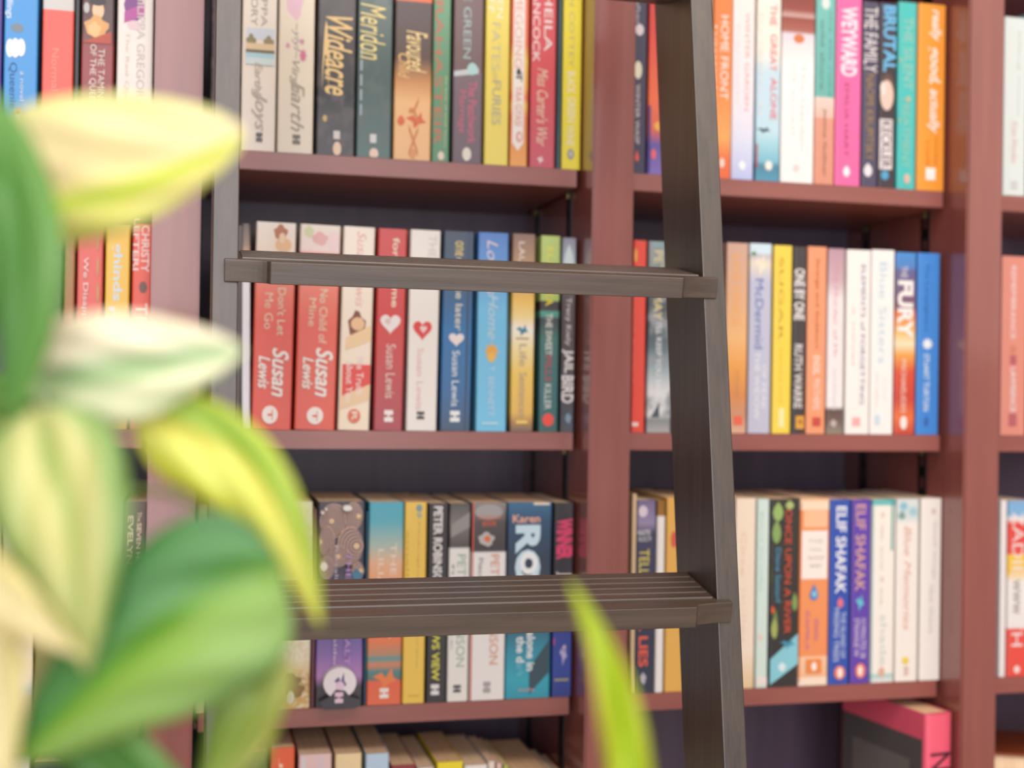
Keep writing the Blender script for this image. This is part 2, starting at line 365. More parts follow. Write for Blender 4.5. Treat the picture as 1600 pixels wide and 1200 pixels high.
book(1,0,493,554,-78,'charcoal paperback with gold script, third from ladder stile',[(0,'#4b4444'),(.6,'#3d393b'),(.72,'#232427'),(.8,'#3d393b'),(1,'#3f3a3d')],
 [('rect','#efd2aa',494,-90,500,246),('T','#6a6264',521,-60,524,246,'lllllllll'),('T','#edc27e',507,28,551,148,'Wideacre',.02,.35),('T','#edc27e',503,32,515,142,'(',.02),('rect','#d9cdc6',521,205,531,217,LG),('ell','#eec5a6',520,222,533,243,LG),('ell','#c9a860',504,180,511,190,'cover_art')],mott=60,mcol='#4d4748')
book(1,0,556,611,-72,'dark teal paperback with gold script and white crease line',[(0,'#6f8f88'),(.28,'#5a6663'),(.6,'#455856'),(1,'#4a6563')],
 [('rect','#cfa679',557,-70,560,246),('T','#9aa9b3',562,70,567,180,'-----'),('T','#f3d887',562,8,603,92,'Meridon',.02,.3),('rect','#d8d3cf',578,210,588,223,LG),('ell','#eec9b2',577,232,591,248,LG)],mott=50,mcol='#51605d')
book(1,0,614,673,-70,'dark brown and peach paperback with red figure low down',[(0,'#e8683f'),(.225,'#e8683f'),(.23,'#4f4242'),(.5,'#57433c'),(.62,'#c98954'),(.72,'#f4b57a'),(1,'#f2b378')],
 [('rect','#e9b682',615,-70,619,253),('T','#f3d08a',634,50,668,112,'Favoured',.02,.3),('T','#e9b36e',622,84,640,122,'Child',.02,.3),('leaf','#dd6236',619,180,634,196),('bird','#dd5f35',634,176,666,200),('T','#cf7a44',638,152,654,245,'YX',0),('ell','#e0915c',640,233,650,248,LG)])
book(1,0,674,702,-64,'slim green paperback with rust red capitals down the spine',[(0,'#6a9a78'),(1,'#558763')],
 [('T','#bb6a4f',677,-50,694,226,'SARAHASTEIR',.01),('T','#d5d58a',694,118,699,230,'the boat of small hours'),('ell','#e9cdb8',684,237,694,250,LG)])
book(1,0,706,753,-66,'mauve brown paperback with pale blue author capitals',[(0,'#6d5757'),(.55,'#715a5a'),(.555,'#77636b'),(1,'#62525a')],
 [('A','#9ab4b4',720,-58,738,91,'JANE GREEN',.01),('slant','#c3c9cc',707,106,748,119),('ell','#a9d4d2',730,99,746,117,'cover_art'),('T','#d5637a',730,128,745,224,'The Patchwork',.01),('T','#d5637a',714,142,728,207,'Marriage',.01),('ell','#e8ddca',722,231,736,251,LG)])
book(1,0,756,794,-60,'plain yellow paperback with silver grey lettering','#f6d95c',
 [('A','#fbf3cf',776,-60,788,28,'LAUREN',.01),('A','#fbf3cf',763,-60,774,20,'GROFF',.01),('T','#c3bc94',768,36,782,110,'FATES'),('T','#dec98e',770,112,780,124,'and'),('T','#a8a68e',768,127,783,195,'FURIES',.005)])
book(1,0,796,824,-58,'orange and yellow paperback with a white arrow-shaped label',[(0,'#f0684a'),(.4,'#f26f48'),(.48,'#f6bf50'),(.62,'#f5a24c'),(.66,'#ef6d46'),(.7,'#f5b852'),(.76,'#f0784c'),(1,'#f3a04c')],
 [('arrow','#f7ece2',800,-70,822,235),('T','#eda190',804,-50,818,106,'HOMEGOING',.01),('leaf','#332f33',806,106,815,118),('T','#332f33',806,114,816,128,'T',.02),('A','#eb9c8b',804,135,816,196,'YAA GYASI',.01),('ell','#e58c78',806,206,816,222,LG),('ell','#f7ece2',809,209,814,219,LG)])
book(1,0,827,867,-64,'rose red paperback with white two-column author capitals',[(0,'#dd4a4c'),(.5,'#d84c52'),(1,'#c8505f')],
 [('A','#f4e2dd',850,-30,864,80,'SHEILA',.01),('A','#f4e2dd',832,-30,845,97,'HANCOCK',.01),('T','#f2d3b0',838,108,857,228,"Miss Carter's War",0,.3),('bird','#f4dcd8',839,243,849,256,LG)])
book(1,0,869,876,-58,'thin dark teal paperback beside the last yellow one','#2e4a52')
book(1,0,877,907,-60,'vivid yellow paperback, last on the right before the upright','#f7de33',
 [('A','#b5ae74',886,-60,899,105,'JUSTIN COTTEY'),('T','#f9eebb',886,112,899,146,'BLACK',.03),('T','#f9eebb',886,152,899,191,'GREEN',.03),('T','#f9eebb',885,196,897,228,'WINE',.03),('ell','#8e9494',886,233,897,249,LG),('ell','#c4c4a8',889,237,894,245,LG)])
# ---- top shelf, right bay
book(1,1,985,1009,-50,'dark navy paperback beside the upright with moon picture','#33304a',
 [('T','#c6c0cc',994,0,1001,40,'after'),('ell','#e6d6dc',993,38,1006,55,'cover_art'),('ell','#eee3c4',991,96,1003,123,'cover_art'),('T','#d4c6c6',992,132,1000,225,'WINTER WASP',.01),('drop','#e5523f',991,235,999,252)])
book(1,1,1011,1056,-40,'red, orange and purple paperback partly behind right ladder stile',[(0,'#c9282e'),(.3,'#de3a30'),(.62,'#f0643a'),(.78,'#d85a48'),(.85,'#5b4b9a'),(1,'#7a63b4')],
 [('rect','#8a1f34',1012,0,1016,160,'cover_art'),('rect','#3a2c78',1012,165,1017,270,'cover_art'),('blob','#f2a83e',1020,190,1036,205),('blob','#ee5a6a',1016,232,1026,250)])
book(1,1,1058,1110,-44,'pale paperback hidden behind the right ladder stile','#d9c6b4')
book(1,1,1112,1142,-36,'orange paperback with white title beside the ladder stile',[(0,'#f0793a'),(.55,'#f3803c'),(.8,'#f9a054'),(.9,'#ee6a38'),(1,'#ec6234')],
 [('T','#fbf0e8',1125,25,1139,155,'HOME FRONT',.03),('A','#f6d8c0',1115,40,1121,150,'hannah'),('ell','#f6d2c0',1124,247,1132,262,LG)])
book(1,1,1142,1177,-30,'white paperback fading to pale blue, pink thin capitals',[(0,'#fbe6dc'),(.6,'#f4e4ea'),(.8,'#d9dcf2'),(1,'#b3bcec')],
 [('T','#ee8f8c',1163,20,1172,173,'WINTER GARDEN'),('A','#e8d0e0',1150,40,1156,160,'hannah'),('blob','#fbfbfb',1153,251,1166,266,LG)])
book(1,1,1180,1218,-26,'pale blue paperback with seascape at foot of spine',[(0,'#f6ebd8'),(.35,'#f3ecdc'),(.45,'#bfdcea'),(.75,'#b9dbe8'),(.8,'#9fd0dc'),(.9,'#6fb3c8'),(.92,'#3f7d94'),(1,'#4a8fae')],
 [('rect','#24343e',1181,190,1183,279,'cover_art'),('rect','#c0283c',1180,225,1184,262,'cover_art'),('T','#ee6f74',1203,8,1214,40,'THE',.01),('T','#ee6f74',1203,54,1214,112,'GREAT',.01),('T','#ee6f74',1203,122,1214,187,'ALONE',.01),('bird','#2e4a55',1181,199,1204,207),('T','#e6dfd4',1186,20,1193,180,'kristin h'),('flower','#f6efe6',1193,250,1208,268,LG)])
book(1,1,1219,1271,-24,'white paperback with red brown picture high on spine',[(0,'#e9d9cf'),(.04,'#7a332e'),(.13,'#8d3f36'),(.16,'#caa096'),(.17,'#8d3f36'),(.235,'#a35a4c'),(.25,'#dccfd8'),(.34,'#f0e4e0'),(.4,'#fbf3ee'),(1,'#fcf1ec')],
 [('ell','#d2703f',1240,54,1257,67,'cover_art'),('T','#e3d3cf',1250,100,1259,235,'The Garden'),('T','#e8dcd8',1236,100,1244,210,'of small'),('ell','#ecccc8',1239,257,1249,268,LG)])
book(1,1,1272,1303,-22,'teal and salmon paperback left of the hot pink one',[(0,'#6cb8ae'),(.56,'#62aca2'),(.565,'#ecc9bb'),(.66,'#e6b3a0'),(.67,'#dd9077'),(1,'#dc8a70')],
 [('ell','#d6e2da',1284,-4,1297,14,'cover_art'),('T','#3f7470',1295,18,1300,150,'the salt road',0),('T','#54807a',1281,30,1289,140,'wild shore'),('T','#6f4a44',1284,170,1292,276,'Jessica Gulliver')])
book(1,1,1304,1344,-8,'hot pink paperback with white title on the top half','#f0609c',
 [('T','#fbe9ef',1314,12,1340,118,'WEYWARD',.04),('A','#96365c',1318,130,1327,245,'EMILIA HART',.01),('leaf','#fdf2f4',1316,259,1329,276,LG),('rect','#d84c86',1305,-6,1308,288,'cover_art')])
book(1,1,1346,1371,3,'dark navy paperback with white and ochre block capitals','#454058',
 [('T','#e9dedb',1350,12,1372,112,'THE FAMILY',.03),('A','#a07c3e',1352,116,1366,250,'NAOMI KRUPITSKY',.03),('leaf','#eee3e6',1348,255,1364,276,LG)])
book(1,1,1372,1398,5,'black paperback with sky blue title and a face',[(0,'#3f3b50'),(.3,'#33292f'),(1,'#3a2e34')],
 [('T','#62b6ea',1380,10,1401,112,'BRUTAL',.04),('ell','#5a3f38',1374,116,1398,170,'cover_art'),('ell','#e5bfae',1375,126,1396,172,'cover_art'),('ell','#efd9cc',1373,128,1384,150,'cover_art'),('rect','#e8dcdb',1373,187,1394,264,'cover_panel'),('T','#5a4a50',1376,190,1392,262,'KECKLER',.02),('ell','#4a9ac8',1376,267,1388,281,LG)])
book(1,1,1401,1430,4,'turquoise paperback with faint peach capitals all over','#3fbab4',
 [('rect','#16908f',1402,6,1406,288,'cover_art'),('T','#8fbfa8',1411,28,1427,140,'THE SILENT',.01),('T','#92bda4',1409,150,1422,262,'TREATMENT',.01),('flower','#c6b878',1403,90,1408,98),('flower','#c6b878',1415,150,1422,160),('flower','#c6b878',1400,184,1406,192),('ell','#dfb09c',1412,272,1421,287,LG)])
book(1,1,1432,1475,7,'orange paperback with white brush script, last before the upright','#f8922c',
 [('rect','#c9b7a0',1432,8,1434,290,'cover_art'),('T','#fdf1e4',1452,16,1471,64,'really',.025,.3),('T','#fdf1e4',1448,72,1470,130,'good,',.025,.3),('T','#fdf1e4',1448,140,1468,208,'actually',.025,.3),('T','#d9701c',1459,214,1465,258,'monica heisey'),('T','#d9701c',1447,220,1453,258,'a novel'),('rect','#fbf0e6',1446,263,1461,281,LG)])
# ---- top shelf, far right bay
book(1,2,1567,1602,28,'pale grey green paperback beside the right-hand upright','#d9e4e0',
 [('T','#b9b5ae',1588,50,1595,180,'killing moon'),('T','#dba6a4',1580,190,1590,255,'Kate Rhodes',0,.3),('brick','#c6bfc2',1579,284,1590,295,LG)])
book(1,2,1603,1650,22,'plain teal paperback outside the right frame edge','#5b8f92')

# ---- middle shelf, left bay
book(2,-1,40,92,352,'dull green paperback hidden deep behind the plant','#4d6a44')
book(2,-1,95,113,356,'slim brown orange paperback at the edge of a leaf','#a86a42')
book(2,-1,116,157,352,'red paperback with cream scalloped borders behind the plant','#e25a50',
 [('rect','#f4e0b8',114,340,120,668,'cover_panel'),('rect','#f4e0b8',150,340,156,668,'cover_panel')]+
 [('ell','#c9905c',116,362+i*40,121,392+i*40,'cover_art') for i in range(8)]+[('ell','#c9905c',151,362+i*40,155,392+i*40,'cover_art') for i in range(8)]+
 [('T','#f4d8d2',127,402,139,500,'We Disapp',.01),('drop','#f0bfae',126,600,144,655,'cover_art')])
book(2,-1,160,199,350,'yellow paperback with pale blue rounded letters behind leaves','#f8bd44',
 [('T','#cfe2ee',172,380,192,470,'ghinds',.03),('T','#d8d4e0',168,480,184,600,'novel',.03),('ell','#f9e09a',172,630,188,655,LG)])
book(2,-1,202,236,350,'bright red paperback with white capitals beside left upright',[(0,'#ee4f3c'),(.7,'#f0543e'),(1,'#f2735a')],
 [('A','#f9e4dc',220,352,234,425,'CHRISTY',.02),('A','#f9e4dc',207,340,218,422,'LEFTERI',.02),('ell','#6d4a48',217,440,230,458,'cover_art'),('T','#f9e4dc',210,474,230,600,'THE BEE',.01)])
# ---- middle shelf, centre bay
book(2,0,334,376,352,'brown and grey paperback behind the left ladder stile','#4e4440')
book(2,0,377,391,350,'thin white paperback leaning next to the ladder stile',[(0,'#5b514c'),(.1,'#8d7468'),(.14,'#c99a72'),(.2,'#e9e3ea'),(1,'#e6e2ee')],lean=-.8)
book(2,0,392,455,348,'red paperback with white script, left one of the pair',[(0,'#f5e6d8'),(.145,'#f2d6c0'),(.15,'#f0907c'),(.35,'#ee6a58'),(.5,'#e8564a'),(1,'#e5503f')],
 [('rect','#f3cfa8',393,345,399,673),('rect','#8aa0cc',464,345,466,392,'cover_art'),('blob','#b56a48',426,350,452,378),('ell','#eeb585',430,372,456,394,'cover_art'),('ell','#f3cda4',436,364,446,380,'cover_art'),
  ('T','#f3d3b4',433,450,447,524,"Don't Let",.01),('T','#f3d3b4',413,458,427,514,'Me Go',.01),('A','#fbf1ea',424,544,451,620,'Susan',.03,.3),('A','#fbf1ea',403,556,422,607,'Lewis',.03,.3),('ell','#fbeee6',409,634,434,662,LG),('T','#e5503f',418,640,426,656,'T',.02)],lean=.6)
book(2,0,459,523,352,'red paperback with white script, right one of the pair',[(0,'#efe0cc'),(.13,'#f0d2cc'),(.135,'#f2947e'),(.35,'#ee6f5c'),(.5,'#ea5b4c'),(1,'#e65340')],
 [('rect','#f3d3b0',460,345,466,673),('blob','#e9a9a4',484,362,516,384),('blob','#cfd3a0',474,352,492,372),('ell','#f6cfd0',512,362,530,390,'cover_art'),('T','#f3d3b4',498,452,512,537,'No Child of',.01),('T','#f3d3b4',482,466,494,510,'Mine',.01),
  ('A','#fbf1ea',492,544,520,620,'Susan',.03,.3),('A','#fbf1ea',472,558,490,608,'Lewis',.03,.3),('ell','#fbeee6',479,636,505,663,LG),('T','#e65340',488,642,496,658,'T',.02)],lean=.9)
book(2,0,527,577,355,'cream paperback with a curly haired woman on the spine',[(0,'#fae8d4'),(1,'#f6dcc0')],
 [('A','#e9a39a',556,362,572,480,'Susan Lewis',0,.35),('blob','#7e4434',541,484,574,536),('ell','#efb88a',548,496,570,516,'cover_art'),('slant','#f4c898',540,508,580,548),('rect','#e5433c',534,570,579,622,'cover_panel'),('slant','#f2c79c',532,600,578,640),('T','#fbe6dc',556,554,568,616,'The Truth',.01),('T','#fbe6dc',540,562,552,628,'About You',.01),('ell','#dd6a50',543,639,563,661,LG),('T','#f8dcc8',549,643,558,657,'R',.02)],lean=.9)
book(2,0,583,629,358,'dark red paperback with white heart near its middle',[(0,'#cc3f3c'),(.5,'#cf3d3a'),(1,'#a23c44')],
 [('rect','#dc4038',584,350,588,673),('T','#f6e2c8',609,372,624,480,'forgive me',.02),('heart','#f0e2de',594,489,626,524),('flower','#d8b8b4',600,496,612,508),('A','#ecc9c0',602,538,618,622,'Susan Lewis',.005),('brick','#f4e8e4',600,641,614,659,LG)],lean=.6)
book(2,0,634,682,360,'off-white paperback with small red heart low on spine',[(0,'#f2e6dc'),(1,'#f0e6de')],
 [('rect','#c8322e',633,355,635,674,'cover_panel'),('T','#cfc4bc',668,368,682,450,'THE GIRL'),('heart','#dd3b36',645,499,675,534),('heart','#f0c8c0',656,508,667,522),('A','#eebcb4',650,544,662,640,'Susan Lewis',0),('brick','#4c4644',651,643,663,655,LG)],lean=.5)
book(2,0,687,735,362,'navy and blue paperback with a pale pink heart',[(0,'#3a4658'),(.25,'#35506e'),(.5,'#2a6ba6'),(.8,'#2a6098'),(1,'#3a4c66')],
 [('rect','#27364a',688,362,695,674,'cover_art'),('rect','#2b4260',726,362,734,674,'cover_art'),('T','#e4c872',711,377,724,400,'one',.01),('T','#e2dcc0',711,404,724,517,'minute later',.01),('heart','#f0dcd8',701,519,725,543),('A','#dde6ee',705,548,718,635,'Susan Lewis',.01),('brick','#f2f0ee',703,642,718,659,LG)],lean=.4)
book(2,0,743,791,364,'sky blue paperback with an orange flower on the spine',[(0,'#4f7cc8'),(.2,'#5b93d6'),(.4,'#6dbbe8'),(1,'#6cc0ee')],
 [('rect','#2c4c9a',743,362,747,420,'cover_art'),('T','#e5cfd4',760,376,778,460,'Lovers',0,.3),('T','#bfd6da',762,460,778,530,'Home',0,.3),('flower','#eda33c',756,535,780,564),('flower','#f0b850',760,550,775,568),('T','#c5e2f2',762,572,772,650,'T. BENNETT'),('rect','#b5dcf0',753,660,778,663,LG)])
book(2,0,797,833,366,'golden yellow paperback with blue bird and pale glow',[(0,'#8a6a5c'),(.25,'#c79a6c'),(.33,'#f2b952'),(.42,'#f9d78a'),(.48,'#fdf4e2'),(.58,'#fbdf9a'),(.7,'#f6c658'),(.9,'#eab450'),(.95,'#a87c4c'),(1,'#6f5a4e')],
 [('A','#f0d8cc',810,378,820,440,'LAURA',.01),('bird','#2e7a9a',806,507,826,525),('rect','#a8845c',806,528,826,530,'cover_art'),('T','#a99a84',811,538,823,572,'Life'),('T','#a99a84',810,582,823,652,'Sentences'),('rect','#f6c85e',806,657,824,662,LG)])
book(2,0,841,872,369,'green topped teal paperback with a red dot at foot',[(0,'#b9cf72'),(.33,'#a6bf62'),(.335,'#3a3236'),(.38,'#3c363c'),(.385,'#4f9a86'),(.41,'#4a8a7c'),(.42,'#3c3c42'),(.52,'#3c6a64'),(.8,'#2f6268'),(1,'#2c5a58')],
 [('rect','#2b3c34',840,370,843,674,'cover_panel'),('T','#e9e04a',854,386,865,430,'ELLE'),('T','#e9c92e',852,455,864,478,'KA',.03),('T','#dfe0d4',852,490,863,555,'THE SWEET',.02),('T','#b04a50',851,556,862,596,'PILLS',.02),('T','#c8d0c8',850,600,861,640,'KILLER',.02),('ell','#ee4438',847,646,865,666,LG)])
book(2,0,875,897,372,'thin dark grey paperback with bold white capitals',[(0,'#8a8698'),(.15,'#a9bcc4'),(.28,'#5c5a60'),(.3,'#54494a'),(.6,'#4a4242'),(.9,'#3c3f48'),(1,'#444852')],
 [('leaf','#cfe0de',879,382,898,432),('A','#d9cfca',882,465,893,540,'Tracy Kiely',.01),('T','#eee6e2',876,546,896,583,'JAIL',.04),('T','#eee6e2',875,587,896,630,'BIRD',.04),('blob','#7c92aa',882,645,893,662,LG)])
# ---- middle shelf, right bay
book(2,1,986,1007,376,'bright red paperback against the upright, yellow oval on top','#ea4434',
 [('ell','#f3a648',988,388,996,410,'cover_art'),('T','#f4a090',988,466,992,600,'small great t'),('rect','#f7d8d0',987,660,997,666,LG)])
book(2,1,1010,1048,378,'slate paperback fading to snowy grey, white title',[(0,'#8aa6ac'),(.2,'#5a6a70'),(.4,'#3c4448'),(.55,'#54646c'),(.66,'#8fa4ac'),(.78,'#d9dadc'),(.9,'#e4e2e2'),(.93,'#7f8284'),(1,'#a8a6a6')],
 [('A','#f0d488',1021,392,1036,500,'PETER MAY',.02),('T','#e6ebee',1024,505,1034,620,"I'LL KEEP YOU SAFE",.015),('tri','#3f4c54',1017,628,1030,652)],mott=30,mcol='#8b9298')
book(2,1,1050,1088,380,'dark blue paperback mostly behind the right ladder stile','#3a3f5c')
book(2,1,1090,1128,380,'maroon paperback mostly behind the right ladder stile','#7a4444')
book(2,1,1132,1166,380,'peach and amber paperback right of the ladder stile',[(0,'#cfa08c'),(.3,'#e2a67c'),(.5,'#f3b070'),(.65,'#ee9a48'),(.8,'#d98448'),(.9,'#c98a68'),(1,'#e2a78a')],
 [('rect','#e0583c',1132,384,1134,470,'cover_art'),('T','#f2a45c',1144,398,1157,510,'LIVE ONCE',.02),('T','#cf8a4c',1148,580,1158,620,'novel'),('rect','#ee5e42',1146,650,1160,664,LG)])
book(2,1,1168,1203,381,'lavender grey paperback with navy serif author name',[(0,'#cfe6f2'),(.05,'#cfe6f2'),(.06,'#b9b4c2'),(.1,'#e9d8c4'),(.2,'#b9bad2'),(1,'#bcbad0')],
 [('leaf','#5c8a4e',1172,392,1183,400),('bird','#f3e4c4',1180,395,1198,432),('A','#5a6aa8',1179,436,1193,545,'McDermid',.01),('T','#eef0f4',1177,550,1187,655,'THE WIDOW',.005),('T','#eef0f4',1189,570,1197,640,'OF PEAK',.005)])
book(2,1,1206,1235,384,'yellow paperback with ochre thin capitals on the spine','#f9d044',
 [('T','#b5862c',1216,402,1225,532,'SUGAR',0),('T','#e4b436',1217,545,1224,630,'bernice mcf'),('rect','#fae89c',1216,638,1225,668,LG)])
book(2,1,1237,1257,386,'charcoal paperback with an amber square mark at foot','#3c3638',
 [('T','#efe6e2',1239,420,1258,500,'ONE BY ONE',.04),('A','#dcd2ce',1240,538,1254,638,'RUTH WARRE',.03),('rect','#e59a34',1243,650,1256,670,LG),('blob','#8a5c28',1247,654,1253,664,LG)])
book(2,1,1259,1289,386,'orange peach paperback with brown title, white author text','#f79468',
 [('rect','#ee6a44',1259,384,1263,678,'cover_art'),('T','#9c4c34',1272,404,1281,545,'Strange and Stubborn',.01),('A','#fae4d4',1270,556,1281,586,'ENGEL',.02),('A','#fae4d4',1270,592,1281,640,'MATHERS',.02),('rect','#c44438',1269,652,1282,666,LG)])
book(2,1,1291,1317,389,'mauve topped white paperback with thin crimson lettering',[(0,'#b58a98'),(.18,'#c9a6ae'),(.27,'#efdfe0'),(.85,'#f7ecea'),(.87,'#5c4440'),(.93,'#6a544c'),(1,'#8a8070')],
 [('T','#dd8088',1302,410,1310,560,'The Murder of Mr',0),('T','#cfc3c8',1301,575,1308,640,'wickham'),('blob','#b9aaa2',1296,655,1308,668)])
book(2,1,1320,1358,391,'off-white paperback with navy thin capitals down the spine','#faf0e8',
 [('T','#454d86',1343,414,1353,632,'ELEMENTS of FORGETTING',.012),('T','#f3b8b4',1331,480,1337,570,'a novel'),('rect','#f0a9a4',1331,652,1344,666,LG)])
book(2,1,1359,1395,391,'white paperback with pale blue faded serif title','#fbf2ec',
 [('T','#a8ccdc',1372,410,1387,568,'Blue Sisters'),('T','#c9bfc0',1368,582,1373,636,'coco mellors'),('T','#cfe0e0',1380,590,1385,625,'novel'),('rect','#c5dbe4',1366,648,1375,664,LG)])
book(2,1,1397,1429,395,'blue paperback bursting into fiery orange with white title',[(0,'#3c86d0'),(.08,'#4a7ac0'),(.1,'#5a5a88'),(.3,'#7a5464'),(.33,'#e26a3c'),(.44,'#f6b868'),(.5,'#fbe0b4'),(.56,'#f09a44'),(.65,'#d84a2c'),(.8,'#c83a2c'),(.9,'#ea6a34'),(1,'#c23c30')],
 [('T','#d9d0dc',1408,416,1418,434,'THE',.01),('T','#fcf2ec',1402,439,1427,528,'FURY',.06),('A','#f9dcc8',1407,562,1416,645,'MICHAELIDES',.01),('ell','#f6e6de',1406,650,1417,671,LG)])
book(2,1,1431,1466,396,'cobalt blue paperback with white circle, last in its row','#3a80d6',
 [('T','#234c92',1443,412,1452,518,'The Lamplighters',.01),('flower','#eef2f6',1440,528,1458,547,'cover_art'),('A','#d9e6f2',1442,553,1452,642,'STUART TURTON',.02),('blob','#2a5aa2',1443,650,1451,668,LG)])
# ---- middle shelf, far right bay
book(2,2,1563,1602,401,'salmon paperback with small white capitals, right frame edge','#dd8472',
 [('T','#ecdcdc',1579,416,1588,530,'REMEMBRANCE',.02),('ell','#c9765c',1578,540,1588,552,'cover_art'),('rect','#b0555c',1578,555,1588,570,'cover_panel'),('A','#ecdcdc',1578,574,1587,644,'LAWRENCE',.02),('rect','#b0555c',1576,646,1588,666,'cover_panel')])
book(2,2,1604,1650,405,'brown paperback outside the frame, past the salmon one','#8a5a4a')

# ---- third shelf, left bay
book(3,-1,-60,-2,770,'cream paperback beyond the left frame edge','#e8d8b8')
book(3,-1,0,50,792,'pale yellow paperback behind the lowest plant leaves',[(0,'#f0dcae'),(.75,'#f0dcb4'),(.82,'#e8d8cc'),(.86,'#a9b4c4'),(.9,'#c9a58c'),(1,'#d9b48e')])
book(3,-1,52,100,775,'olive green paperback behind the big green leaf','#77702c')
book(3,-1,102,150,780,'tan paperback behind the big green leaf','#a98d64')
book(3,-1,152,186,782,'grey green paperback behind the variegated leaf','#6c7a64')
book(3,-1,188,230,784,'dark brown paperback with cream capitals beside left upright',[(0,'#5a4a40'),(1,'#4c382f')],
 [('T','#f0d8ae',214,800,221,815,'The'),('T','#f0d8ae',212,817,221,900,'SEVEN HUSB',.03),('T','#f3dcb4',196,806,208,960,'EVELYN HUGO',.03)])
# ---- third shelf, centre bay
book(3,0,304,320,790,'beige slim paperback seen between upright and ladder','#dfcf98')
book(3,0,322,362,778,'plain tan paperback behind the left ladder stile','#b99a72')
book(3,0,364,398,780,'wine red paperback behind the big green leaf','#7a3640')
book(3,0,400,425,784,'violet blue paperback with small orange oval at foot','#4f5cae',
 [('T','#e8eaf2',409,800,422,912,'When The',.03),('ell','#e07a4a',403,1079,416,1102,LG),('ell','#f4ece6',407,1084,413,1098,LG)])
book(3,0,427,484,785,'cream paperback with a golden tree at foot of spine',[(0,'#e2e2d2'),(.4,'#efe4cc'),(.75,'#f6e6c8'),(.8,'#eecf96'),(.85,'#c8965a'),(.9,'#c99a58'),(1,'#e2a85c')],
 [('T','#dd9484',458,800,470,900,'The Cruel',0,.3),('T','#e2b0a0',446,830,456,905,'summer',0,.3),('blob','#7a5a36',430,1050,474,1080),('blob','#8a6238',438,1064,480,1092),('ell','#f3eae0',446,1079,459,1100,LG)],mott=200,mcol='#e8d2a8')
book(3,0,485,491,796,'very thin maroon paperback beside the starry spine','#5c2434')
GOLD = '#cfa690'
it = []
for cx_, cy_, R_ in ((518, 814, 27), (560, 806, 22), (499, 846, 24), (556, 852, 30), (527, 868, 17), (503, 886, 18), (562, 890, 14)):
    for j, rr in enumerate((1, .92, .84, .76, .68, .6, .52, .44, .36, .28, .2, .12)):
        it.append(('ell', GOLD if j % 2 == 0 else '#4a3f4c', max(494, cx_-R_*rr), cy_-R_*rr, min(567, cx_+R_*rr), cy_+R_*rr, 'cover_art'))
    it.append(('flower', '#f3c590', cx_-5, cy_-5, min(566, cx_+5), cy_+5))
it += [('ell', '#f8ece4', 498, 876, 510, 890, 'cover_art'), ('ell', '#f8ece4', 500, 797, 505, 802, 'cover_art'), ('ell', '#f8ece4', 506, 792, 510, 796, 'cover_art'), ('ell', '#f4ece8', 534, 788, 548, 797, 'cover_art'), ('ell', '#bfe2ee', 551, 893, 561, 903, 'cover_art'), ('blob', '#3f7490', 546, 886, 566, 908),
 ('T', '#cbb7c4', 517, 850, 527, 1040, 'Rosalind Stopholder', .01), ('T', '#b98cc8', 536, 860, 547, 1036, 'THE STARS SALT', .01),
 ('ell', '#f4e8ec', 503, 1038, 555, 1088, 'cover_art'), ('bird', '#5a4a78', 520, 1046, 540, 1080), ('ell', '#efc6e2', 522, 1060, 536, 1076, 'cover_art'), ('blob', '#38353c', 492, 1070, 566, 1130), ('brick', '#eec4dc', 521, 1077, 534, 1094, LG)]
book(3,0,492,566,784,'dark violet paperback with rose gold swirls and full moon',[(0,'#3c3842'),(.35,'#433c50'),(.5,'#3f4876'),(.62,'#4a4a88'),(.75,'#8460a8'),(.85,'#b078b4'),(.9,'#3a363e'),(1,'#3a373c')],it)
book(3,0,568,571,800,'hairline dark blue booklet beside the teal orange spine','#1f5a74')
book(3,0,572,627,785,'teal to orange sunset paperback, gull at the foot',[(0,'#3fa0b8'),(.1,'#52a8b8'),(.22,'#a8b8a8'),(.3,'#e9ac84'),(.42,'#f3955c'),(.68,'#ee6f3e'),(.75,'#b08060'),(.77,'#4a8c8c'),(.8,'#d87a50'),(.83,'#4a7c7c'),(.87,'#5a6a64'),(.88,'#ea5c38'),(1,'#ea6440')],
 [('T','#f6dcc8',608,848,620,998,'THE HOTEL'),('T','#f6dcc8',590,858,600,940,'LILIAN'),('bird','#f0783e',582,1043,622,1078),('brick','#f4ece4',593,1075,607,1091,LG)])
book(3,0,628,663,785,'golden yellow paperback with olive handwriting','#f6c24a',
 [('ell','#7c9494',650,788,660,800,'cover_art'),('bird','#8fa49c',650,798,660,812),('T','#b39a44',649,816,656,1045,'Midnight at the library',0),('T','#c9a440',634,830,640,900,'small'),('rect','#c99a3c',638,1086,655,1088,LG)])
book(3,0,665,697,787,'near black paperback with white and yellow title capitals','#2f292c',
 [('A','#f4ece8',676,791,692,922,'PETER ROBINSON',.04),('T','#e4dc44',674,930,688,1064,'GALLOWS VIEW',.03),('brick','#e9e4e6',673,1069,686,1086,LG)])
book(3,0,698,731,787,'green edged white paperback with grey hill photograph',[(0,'#4a4644'),(.1,'#77706c'),(.22,'#4a4442'),(.228,'#f2ece6'),(1,'#f3ece2')],
 [('rect','#2f6b4a',698,786,703,1094,'cover_panel'),('slant','#8f8984',705,800,735,840),('A','#8fae98',712,866,728,1042,'PETER ROBINSON',0),('T','#8c8884',704,880,710,1015,'final acc'),('brick','#4c4648',708,1070,720,1082,LG)])
